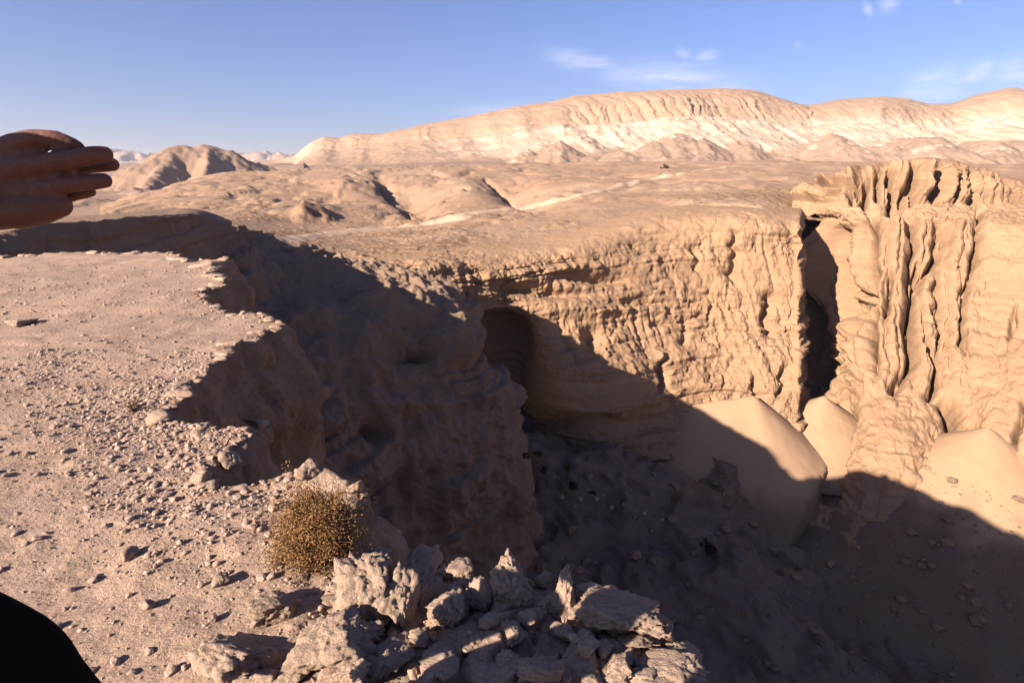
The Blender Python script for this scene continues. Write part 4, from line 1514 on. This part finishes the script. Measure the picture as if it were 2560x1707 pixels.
def shrub(name, loc, rx, ry, rz, n_stem, n_leaf, leaf, mats, label, cat, seed, group=None, lean=(0, 0)):
    rg = np.random.default_rng(seed)
    root = link(name, None, label=label, cat=cat, group=group)
    root.location = loc.tolist()
    paths, tips = [], []
    for i in range(n_stem):
        az = rg.uniform(0, 6.28)
        el = math.acos(rg.uniform(0.02, 1))
        d = np.array([math.sin(el) * math.cos(az), math.sin(el) * math.sin(az), math.cos(el)])
        end = d * np.array([rx, ry, rz]) * rg.uniform(.7, 1.05) + np.array([lean[0], lean[1], 0]) * rz
        mid = end * .5 + rg.normal(size=3) * .06 * rz + np.array([0, 0, .08 * rz])
        t = np.linspace(0, 1, 7)[:, None]
        p = (1 - t) ** 2 * 0 + 2 * t * (1 - t) * mid + t ** 2 * end
        paths.append((p, rz * .016, rz * .005))
        for k in range(4):
            u = rg.uniform(.35, .98)
            a = (2 * u * (1 - u) * mid + u ** 2 * end)
            b = a + rg.normal(size=3) * .16 * rz + d * .1 * rz
            b[2] = max(b[2], .02 * rz)
            paths.append((np.array([a, (a + b) / 2 + rg.normal(size=3) * .02 * rz, b]), rz * .007, rz * .003))
            tips.append(b)
            tips.append((a + b) / 2)
        tips.append(end)
    v, f = tubes(paths)
    link('stems', mesh_from('stems', v, f), M['twig'], parent=root)
    tips = np.array(tips)
    per = n_leaf // len(tips) + 1
    for mi, mt in enumerate(mats):
        sel = tips[mi::len(mats)]
        c = np.repeat(sel, per, 0)
        m = len(c)
        c = c + rg.normal(size=(m, 3)) * .055 * rz
        c[:, 2] = np.maximum(c[:, 2], .01 * rz)
        a = rg.normal(size=(m, 3))
        a /= np.linalg.norm(a, axis=1)[:, None]
        b = np.cross(a, rg.normal(size=(m, 3)))
        b /= np.linalg.norm(b, axis=1)[:, None]
        s = leaf * rg.uniform(.5, 1.3, (m, 1))
        vv = np.stack([c - a * s, c + b * s * .55, c + a * s * 1.2, c - b * s * .55], 1).reshape(-1, 3)
        ff = np.arange(m * 4).reshape(m, 4)
        link('foliage', mesh_from('foliage', vv, ff, False), mt, parent=root)
    return root


def shrubs():
    # the dry shrub by the rim
    loc = at_z(752, 1420, -.02)
    loc[2] = float(top_z(np.array([loc[0]]), np.array([loc[1]]))[0])
    dep = to_px(loc)[2]
    k = 100 / FPX * dep
    shrub('dry_shrub', loc + np.array([0.02, .12, 0]), k * .95, k * .95, k * 1.75, 170, 42000, .0042, [M['leaf_dry'], M['leaf_rust'], M['leaf_dry'], M['leaf_olive']],
          'dry rusty brown shrub growing on the gravel rim beside the outcrop', 'shrub', 5, lean=(.03, 0))
    loc, n, o = hit(340, 1022)
    loc = at_z(345, 1022, 0.0) if loc is None else loc
    shrub('dry_plant', loc, .13, .10, .07, 16, 500, .006, [M['leaf_olive'], M['leaf_dark']], 'low withered plant with dark twigs at the head of the rock notch', 'plant', 6)
    spots = [(1310, 1135, 26, 'dark bush on the shaded canyon floor just past the buttress edge'),
             (1345, 1130, 22, 'small brown bush on the shaded floor near the canyon head'),
             (1418, 1165, 28, 'round brown bush on the shaded floor, among small stones'),
             (1360, 1172, 22, 'small dark bush on the shaded floor beside the round brown bush'),
             (1432, 1210, 30, 'wide dark bush on the shaded floor below the round brown bush'),
             (1480, 1228, 18, 'tiny dark bush on the shaded floor by pale stones'),
             (1768, 1360, 46, 'largest black green bush alone on the pale silt flat'),
             (1690, 1245, 26, 'reddish low bush on the silt bank of the floor')]
    for i, (px, py, w, lab) in enumerate(spots):
        loc, n, o = hit(px, py + w * .3)
        if loc is None:
            continue
        k = w / FPX * to_px(loc)[2] / 2
        shrub('canyon_bush', loc, k, k, k * 1.2, 14, 700, k * .11, [M['leaf_dark'] if i not in (2, 7) else M['leaf_olive']], lab, 'bush', 20 + i, 'bushes on the canyon floor')
    loc, n, o = hit(1662, 421)
    if loc is not None:
        k = 9 / FPX * to_px(loc)[2]
        shrub('desert_tree', loc, k, k, k * 1.1, 14, 800, k * .12, [M['leaf_green']], 'lone small green tree on the plain before the white ridge', 'tree', 40)


shrubs()

# stones and fallen blocks on the canyon floor
def floor_stones():
    rg = np.random.default_rng(55)
    labs = [(1405, 1245, 16), (1450, 1250, 18), (1492, 1248, 14), (1530, 1268, 16), (1385, 1192, 8), (1610, 1285, 14), (1655, 1300, 12), (1560, 1262, 10), (1512, 1238, 9), (1470, 1225, 8)]
    p, f = rock_shape(990, 3, 10, 14, .05)
    me = mesh_from('fallen_stone', p, f)
    me.materials.append(M['crag'])
    for i, (px, py, w) in enumerate(labs):
        loc, n, o = hit(px, py)
        if loc is None:
            continue
        k = w / FPX * to_px(loc)[2] / 2
        ob = link('fallen_stone', me, label='pale fallen stone in the row across the shaded canyon floor', cat='stone', group='fallen stones on the canyon floor')
        ob.location = (loc + [0, 0, k * .3]).tolist()
        ob.scale = (k, k * .9, k * .8)
        ob.rotation_euler = (0, 0, rg.uniform(0, 6))


floor_stones()


def rubble():
    rg = np.random.default_rng(91)
    vs, fs, base = [], [], 0
    p0 = [rock_shape(1300 + k, 1, 8, 30)[0] for k in range(8)]
    f0 = ICO[1][1]
    tries = 0
    while len(vs) < 1300 and tries < 4200:
        tries += 1
        px, py = rg.uniform(1280, 2560), rg.uniform(1080, 1700)
        loc, n, o = hit(px, py)
        if loc is None or o is None or o.name.split('.')[0] not in ('canyon_floor', 'canyon_wall', 'sand_fan_right') or loc[2] > -22:
            continue
        k = .06 * (1 + rg.pareto(2.0)) * to_px(loc)[2] / 45
        k = min(k, .55)
        a = rg.uniform(0, 6.28)
        pp = p0[int(rg.integers(8))] * np.array([k, k * .85, k * .6])
        c, sn = math.cos(a), math.sin(a)
        vs.append(np.stack([pp[:, 0] * c - pp[:, 1] * sn, pp[:, 0] * sn + pp[:, 1] * c, pp[:, 2]], 1) + loc + [0, 0, k * .2])
        fs.append(f0 + base)
        base += len(pp)
    link('rubble', mesh_from('rubble', np.vstack(vs), np.vstack(fs), smooth=False), M['slope'], kind='stuff', label='small rubble scattered over the shaded canyon floor')


rubble()

# ------------------------------------------------------------------ the person on the left: dark clothes, one hand held out
M['skin'] = plain_mat('skin', (.115, .048, .033), .6, .3, 130, .3, .8)
M['cloth'] = plain_mat('black_cloth', (.004, .004, .005), .95, .3, 30, .05)
M['cloth_brown'] = plain_mat('brown_cloth', (.06, .05, .04), .95, .3, 30, .05)
M['hat'] = plain_mat('shading_hat_straw', (.32, .25, .15), .9, .2, 40, .1)  # for the unseen hat added to shade the hand
M['hair'] = plain_mat('hair', (.012, .009, .007), .7, .3, 50, .2)


def capsule_soup(caps, seg=12):
    """overlapping tapered limbs, later fused into one skin"""
    vs, fs, base = [], [], 0
    for a, b, ra, rb in caps:
        a, b = np.asarray(a, float), np.asarray(b, float)
        ax = b - a
        l = np.linalg.norm(ax)
        ax = ax / (l + 1e-9)
        ref = np.array([0, 0, 1.]) if abs(ax[2]) < .9 else np.array([1., 0, 0])
        u = np.cross(ax, ref)
        u /= np.linalg.norm(u)
        w = np.cross(ax, u)
        prof = []
        for t in np.linspace(-math.pi / 2, 0, 5):
            prof.append((ra * math.sin(t), ra * math.cos(t)))
        for t in np.linspace(0, math.pi / 2, 5):
            prof.append((l + rb * math.sin(t), rb * math.cos(t)))
        ring = []
        for z, r in prof:
            for k in range(seg):
                t = 2 * math.pi * k / seg
                ring.append(a + ax * z + max(r, 1e-4) * (u * math.cos(t) + w * math.sin(t)))
        n = len(prof)
        idx = np.arange(n * seg).reshape(n, seg) + base
        nx = np.roll(idx, -1, 1)
        fs.append(np.stack([idx[:-1], nx[:-1], nx[1:], idx[1:]], -1).reshape(-1, 4))
        vs.append(np.array(ring))
        base += n * seg
    return np.vstack(vs), np.vstack(fs)


def fused(name, caps, voxel, smooth_it, mat, parent):
    v, f = capsule_soup(caps)
    me = mesh_from(name, v, f)
    o = link(name, me)
    r = o.modifiers.new('remesh', 'REMESH')
    r.mode = 'VOXEL'
    r.voxel_size = voxel
    s = o.modifiers.new('smooth', 'SMOOTH')
    s.iterations = smooth_it
    s.factor = .5
    if voxel < .005:
        dc = o.modifiers.new('decimate', 'DECIMATE')
        dc.ratio = .22
    bpy.context.view_layer.update()
    dg = bpy.context.evaluated_depsgraph_get()
    me2 = bpy.data.meshes.new_from_object(o.evaluated_get(dg))
    o.modifiers.clear()
    o.data = me2
    me2.name = name
    me2.materials.clear()
    me2.materials.append(mat)
    me2.polygons.foreach_set('use_smooth', [True] * len(me2.polygons))
    o.parent = parent
    return o


def person(label, base, fwd, cloth, right_arm, left_arm, hand_caps, tunic, hat=None, tall=1.0, stance=.135, shift=0.0, slim=1.0):
    """body fused into one skin; clothes, shoes, hair and hat are its children. Local axes: forward, left, up."""
    root = link('person', None, label=label, cat='person')
    fwd = np.array([fwd[0], fwd[1], 0.]) / math.hypot(*fwd)
    lft = np.array([-fwd[1], fwd[0], 0.])
    base = np.array(base, float)

    def g(f, l, z):
        return base + fwd * f + lft * l + np.array([0, 0, z * tall])
    caps = list(hand_caps)
    rsh, rel, rwr = g(0, -.18, 1.40), right_arm[0], right_arm[1]
    lsh, lel, lwr = g(0, .18, 1.40), left_arm[0], left_arm[1]
    caps += [(rsh, rel, .054, .042), (rel, rwr, .041, .028), (lsh, lel, .054, .042), (lel, lwr, .041, .028)]

    def plain_hand(wr, el):
        d = (wr - el) / np.linalg.norm(wr - el)
        side = np.cross(d, [0, 0, 1.])
        side = side / np.linalg.norm(side)
        up = np.cross(side, d)
        out = [(wr, wr + d * .07, .030, .034)]
        for k, ln in enumerate((.066, .075, .07, .055)):
            a = wr + d * .085 + up * (.028 - .019 * k)
            m = a + d * ln * .5 + side * .008
            out += [(a - d * .02, m, .0095, .009), (m, m + d * ln * .45 + side * .022, .009, .0078)]
        out += [(wr + d * .02 + up * .03, wr + d * .06 + up * .055, .012, .0105), (wr + d * .06 + up * .055, wr + d * .09 + up * .06, .0105, .009)]
        return out
    caps += plain_hand(lwr, lel)
    if not hand_caps:
        caps += plain_hand(rwr, rel)
    pel, chest, neck = g(0, 0, .93), g(0, 0, 1.28), g(.01, 0, 1.47)
    caps += [(g(0, -.07, .93), g(0, .07, .93), .125 * slim, .125 * slim), (pel, chest, .13 * slim, .14 * slim), (g(0, -.09, 1.32), g(0, .09, 1.32), .11 * slim, .11 * slim),
             (rsh, g(0, -.05, 1.38), .06, .08), (lsh, g(0, .05, 1.38), .06, .08), (chest, neck, .10, .055), (neck, g(.025, 0, 1.57), .055, .055)]
    caps += [(g(.035, 0, 1.66), g(.045, 0, 1.61), .088, .075), (g(.065, 0, 1.57), g(.08, 0, 1.55), .05, .035), (g(.123, 0, 1.65), g(.14, 0, 1.62), .010, .014),
             (g(.035, -.082, 1.63), g(.035, -.084, 1.61), .018, .012), (g(.035, .082, 1.63), g(.035, .084, 1.61), .018, .012),
             (g(.105, -.03, 1.668), g(.105, .03, 1.668), .016, .016), (g(.112, -.018, 1.578), g(.112, .018, 1.578), .010, .010)]
    tc, shoes = [], []
    for side in (-1, 1):
        hp, kn, an = g(0, side * .09 + shift * .4, .92), g(.03, side * (stance + .02) + shift, .50), g(0, side * (stance + .045) + shift, .09)
        caps += [(hp, kn, .085, .058), (kn, an, .056, .040), (an, an + [0, 0, -.05], .042, .04), (g(-.03, side * (stance + .045) + shift, .035), g(.16, side * (stance + .06) + shift, .03), .034, .028)]
        tc += [(hp, kn, .104 * slim, .085), (kn, an, .085, .078)]
        shoes.append([(an, an + [0, 0, -.04], .052, .05), (g(-.04, side * (stance + .045) + shift, .042), g(.17, side * (stance + .06) + shift, .036), .044, .036)])
    fused('body', caps, .0034 if hand_caps else .007, 3, M['skin'], root)
    fused('trousers', tc + [(g(0, -.07, .95), g(0, .07, .95), .14 * slim, .14 * slim)], .014, 4, cloth, root)
    for sc_ in shoes:
        fused('shoe', sc_, .010, 3, cloth, root)
    prof = catmull(np.array(tunic), 60, 0)
    ns = 96
    th = np.linspace(0, 2 * math.pi, ns, endpoint=False)
    rows = []
    for row in prof:
        z, rf, rl = row[:3]
        off = row[3] if len(row) > 3 else 0.0          # cloth blown to one side
        fold = 1 + (.035 * np.sin(9 * th + 3 * z) + .018 * np.sin(17 * th + 1)) * sstep(1.0, .6, z)
        rows.append(np.array([g(rf * math.cos(t) * fo + off, rl * math.sin(t) * fo, z) for t, fo in zip(th, fold)]))
    gg = np.array(rows)
    k = len(prof)
    a = np.arange(k * ns).reshape(k, ns)
    b = np.roll(a, -1, 1)
    f = np.stack([a[:-1], b[:-1], b[1:], a[1:]], -1).reshape(-1, 4)
    tun = link('tunic', mesh_from('tunic', gg.reshape(-1, 3), f), cloth, parent=root)
    md = tun.modifiers.new('solidify', 'SOLIDIFY')
    md.thickness = .004
    for sh, el, wr in ((rsh, rel, rwr), (lsh, lel, lwr)):
        fused('sleeve', [(sh, el, .078, .066), (el, el + (wr - el) * .5, .062, .054)], .010, 4, cloth, root)
    fused('hair', [(g(.023, 0, 1.675), g(.005, 0, 1.65), .092, .088), (g(0, 0, 1.64), g(-.01, 0, 1.58), .08, .06)], .008, 4, M['hair'], root)
    if hat is not None:  # made-up hat, its brim sized to throw shade on the hand
        c = g(.03, 0, 1.73)
        pr = [(.31, -.03), (.22, -.008), (.14, .008), (.108, .02), (.102, .07), (.09, .115), (.05, .135), (.004, .138)]
        rows = np.array([[c + np.array([r * math.cos(t), r * math.sin(t), z]) for t in th] for r, z in pr])
        a = np.arange(len(pr) * ns).reshape(len(pr), ns)
        b = np.roll(a, -1, 1)
        f = np.stack([a[:-1], b[:-1], b[1:], a[1:]], -1).reshape(-1, 4)
        ho = link('shading_hat', mesh_from('shading_hat', rows.reshape(-1, 3), f), hat, parent=root)
        md = ho.modifiers.new('solidify', 'SOLIDIFY')
        md.thickness = .004
    return root


def people():
    # the one in black: only the flaring hem comes into view, the shadow falls on the outcrop
    B = np.array([-1.018, .564, 0.])
    FB, LB = np.array([-.643, .766, 0.]), np.array([-.766, -.643, 0.])
    bl = lambda f, l, z: B + FB * f + LB * l + np.array([0, 0, z])
    person('person in loose black clothes standing on the gravel, hem flaring', B, (-.643, .766), M['cloth'],
           (bl(-.10, -.22, 1.14), bl(-.02, -.10, .98)), (bl(.12, .20, 1.16), bl(.26, .06, 1.0)), [],
           [(.50, .210, .52, .055), (.56, .196, .47, .046), (.65, .162, .41, .018), (.75, .13, .37, -.012), (.85, .108, .355, -.036), (.95, .11, .33, -.025), (1.1, .125, .23, 0),
            (1.25, .13, .21, 0), (1.38, .125, .20, 0), (1.44, .10, .16, 0), (1.48, .066, .07, 0)], None, 1.0, .06, 0.0, .76)
    # made-up unseen bundle, shaped to cast the shadow wedge beside the lit strip
    c = bl(.28, .0, 0)
    ns, prof = 40, catmull(np.array([(.53, .004, .06), (.56, .018, .056), (.63, .055, .048), (.71, .092, .038), (.79, .128, .026), (.86, .155, .014), (.90, .12, 0), (.93, .03, 0)]), 40, 0)
    th = np.linspace(0, 2 * math.pi, ns, endpoint=False)
    gg = np.array([[c + FB * (r * math.cos(t) + o_) + LB * r * .4 * (1 + .1 * math.sin(5 * t + 9 * z)) * math.sin(t) + np.array([0, 0, z]) for t in th] for z, r, o_ in prof])
    a = np.arange(len(prof) * ns).reshape(len(prof), ns)
    b = np.roll(a, -1, 1)
    f = np.stack([a[:-1], b[:-1], b[1:], a[1:]], -1).reshape(-1, 4)
    link('shadow_bundle', mesh_from('shadow_bundle', gg.reshape(-1, 3), f), M['cloth'], label='added black cloth bundle, unseen, shaped to cast the wedge of shadow on the outcrop', cat='bundle')
    # the one pointing: body set out of view, wide hat added to shade the hand
    caps = []
    T = .62
    rr = lambda r, t: r / FPX * t

    def chain(pts, rs):
        for (a, b, ra, rb) in zip(pts[:-1], pts[1:], rs[:-1], rs[1:]):
            caps.append((P(*a), P(*b), rr(ra, a[2]), rr(rb, b[2])))
    chain([(-10, 392, T + .004), (36, 364, T - .002), (84, 350, T - .006), (138, 350, T - .002), (176, 361, T + .004), (196, 368, T + .008)], [36, 30, 27, 24, 20, 16])
    chain([(20, 424, T), (95, 413, T - .006), (178, 399, T - .008), (228, 388, T - .004), (260, 386, T)], [36, 26, 24, 23, 22])
    chain([(-20, 446, T + .020), (90, 432, T + .052), (200, 420, T + .056), (280, 411, T + .050)], [30, 18, 17, 18])
    chain([(20, 486, T + .006), (100, 471, T + .002), (180, 461, T), (228, 455, T + .004), (260, 452, T + .008)], [32, 22, 21, 21, 20])
    chain([(10, 512, T + .02), (90, 502, T + .024), (170, 489, T + .026), (226, 480, T + .028)], [30, 20, 18, 14])
    chain([(-60, 525, T + .008), (40, 530, T + .006), (105, 525, T + .006), (148, 514, T + .008)], [56, 42, 36, 30])
    chain([(-110, 480, T + .015), (-30, 450, T + .010), (14, 455, T + .008)], [80, 66, 48])
    chain([(-110, 505, T + .015), (-5, 505, T + .010)], [74, 60])
    wrist = P(-175, 525, T + .03)
    caps.append((wrist, P(-100, 492, T + .015), .031, .034))
    A = np.array([-.74, .16, 0.])
    elbow = wrist + np.array([-.17, -.10, -.14])
    person('person whose bare hand with parted fingers is held out before the desert', A, (-.643, .766), M['cloth_brown'],
           (elbow, wrist), (A + [.06, -.22, 1.18], A + [.16, -.20, 1.0]), caps,
           [(.70, .12, .16), (.80, .115, .16), (.95, .11, .16), (1.1, .11, .17), (1.25, .135, .2), (1.38, .13, .21), (1.44, .10, .16), (1.48, .066, .07)], M['hat'], 1.06, .10)


people()


# ------------------------------------------------------------------ the air: far hills fade a little
def haze():
    R_, z0, z1 = 31000, -75, 190
    v = [(x, y, z) for z in (z0, z1) for x, y in ((-R_, -R_), (R_, -R_), (R_, R_), (-R_, R_))]
    f = np.array([(0, 3, 2, 1), (4, 5, 6, 7), (0, 1, 5, 4), (1, 2, 6, 5), (2, 3, 7, 6), (3, 0, 4, 7)])
    m, nt, N, L = nodes_mat('air')
    out, pv = N('ShaderNodeOutputMaterial'), N('ShaderNodeVolumePrincipled')
    pv.inputs['Color'].default_value = (.80, .82, .95, 1)
    pv.inputs['Density'].default_value = .00011
    pv.inputs['Anisotropy'].default_value = 0.2
    L(pv.outputs[0], out.inputs['Volume'])
    link('haze', mesh_from('haze', np.array(v, float), f, False), m, kind='stuff')


haze()
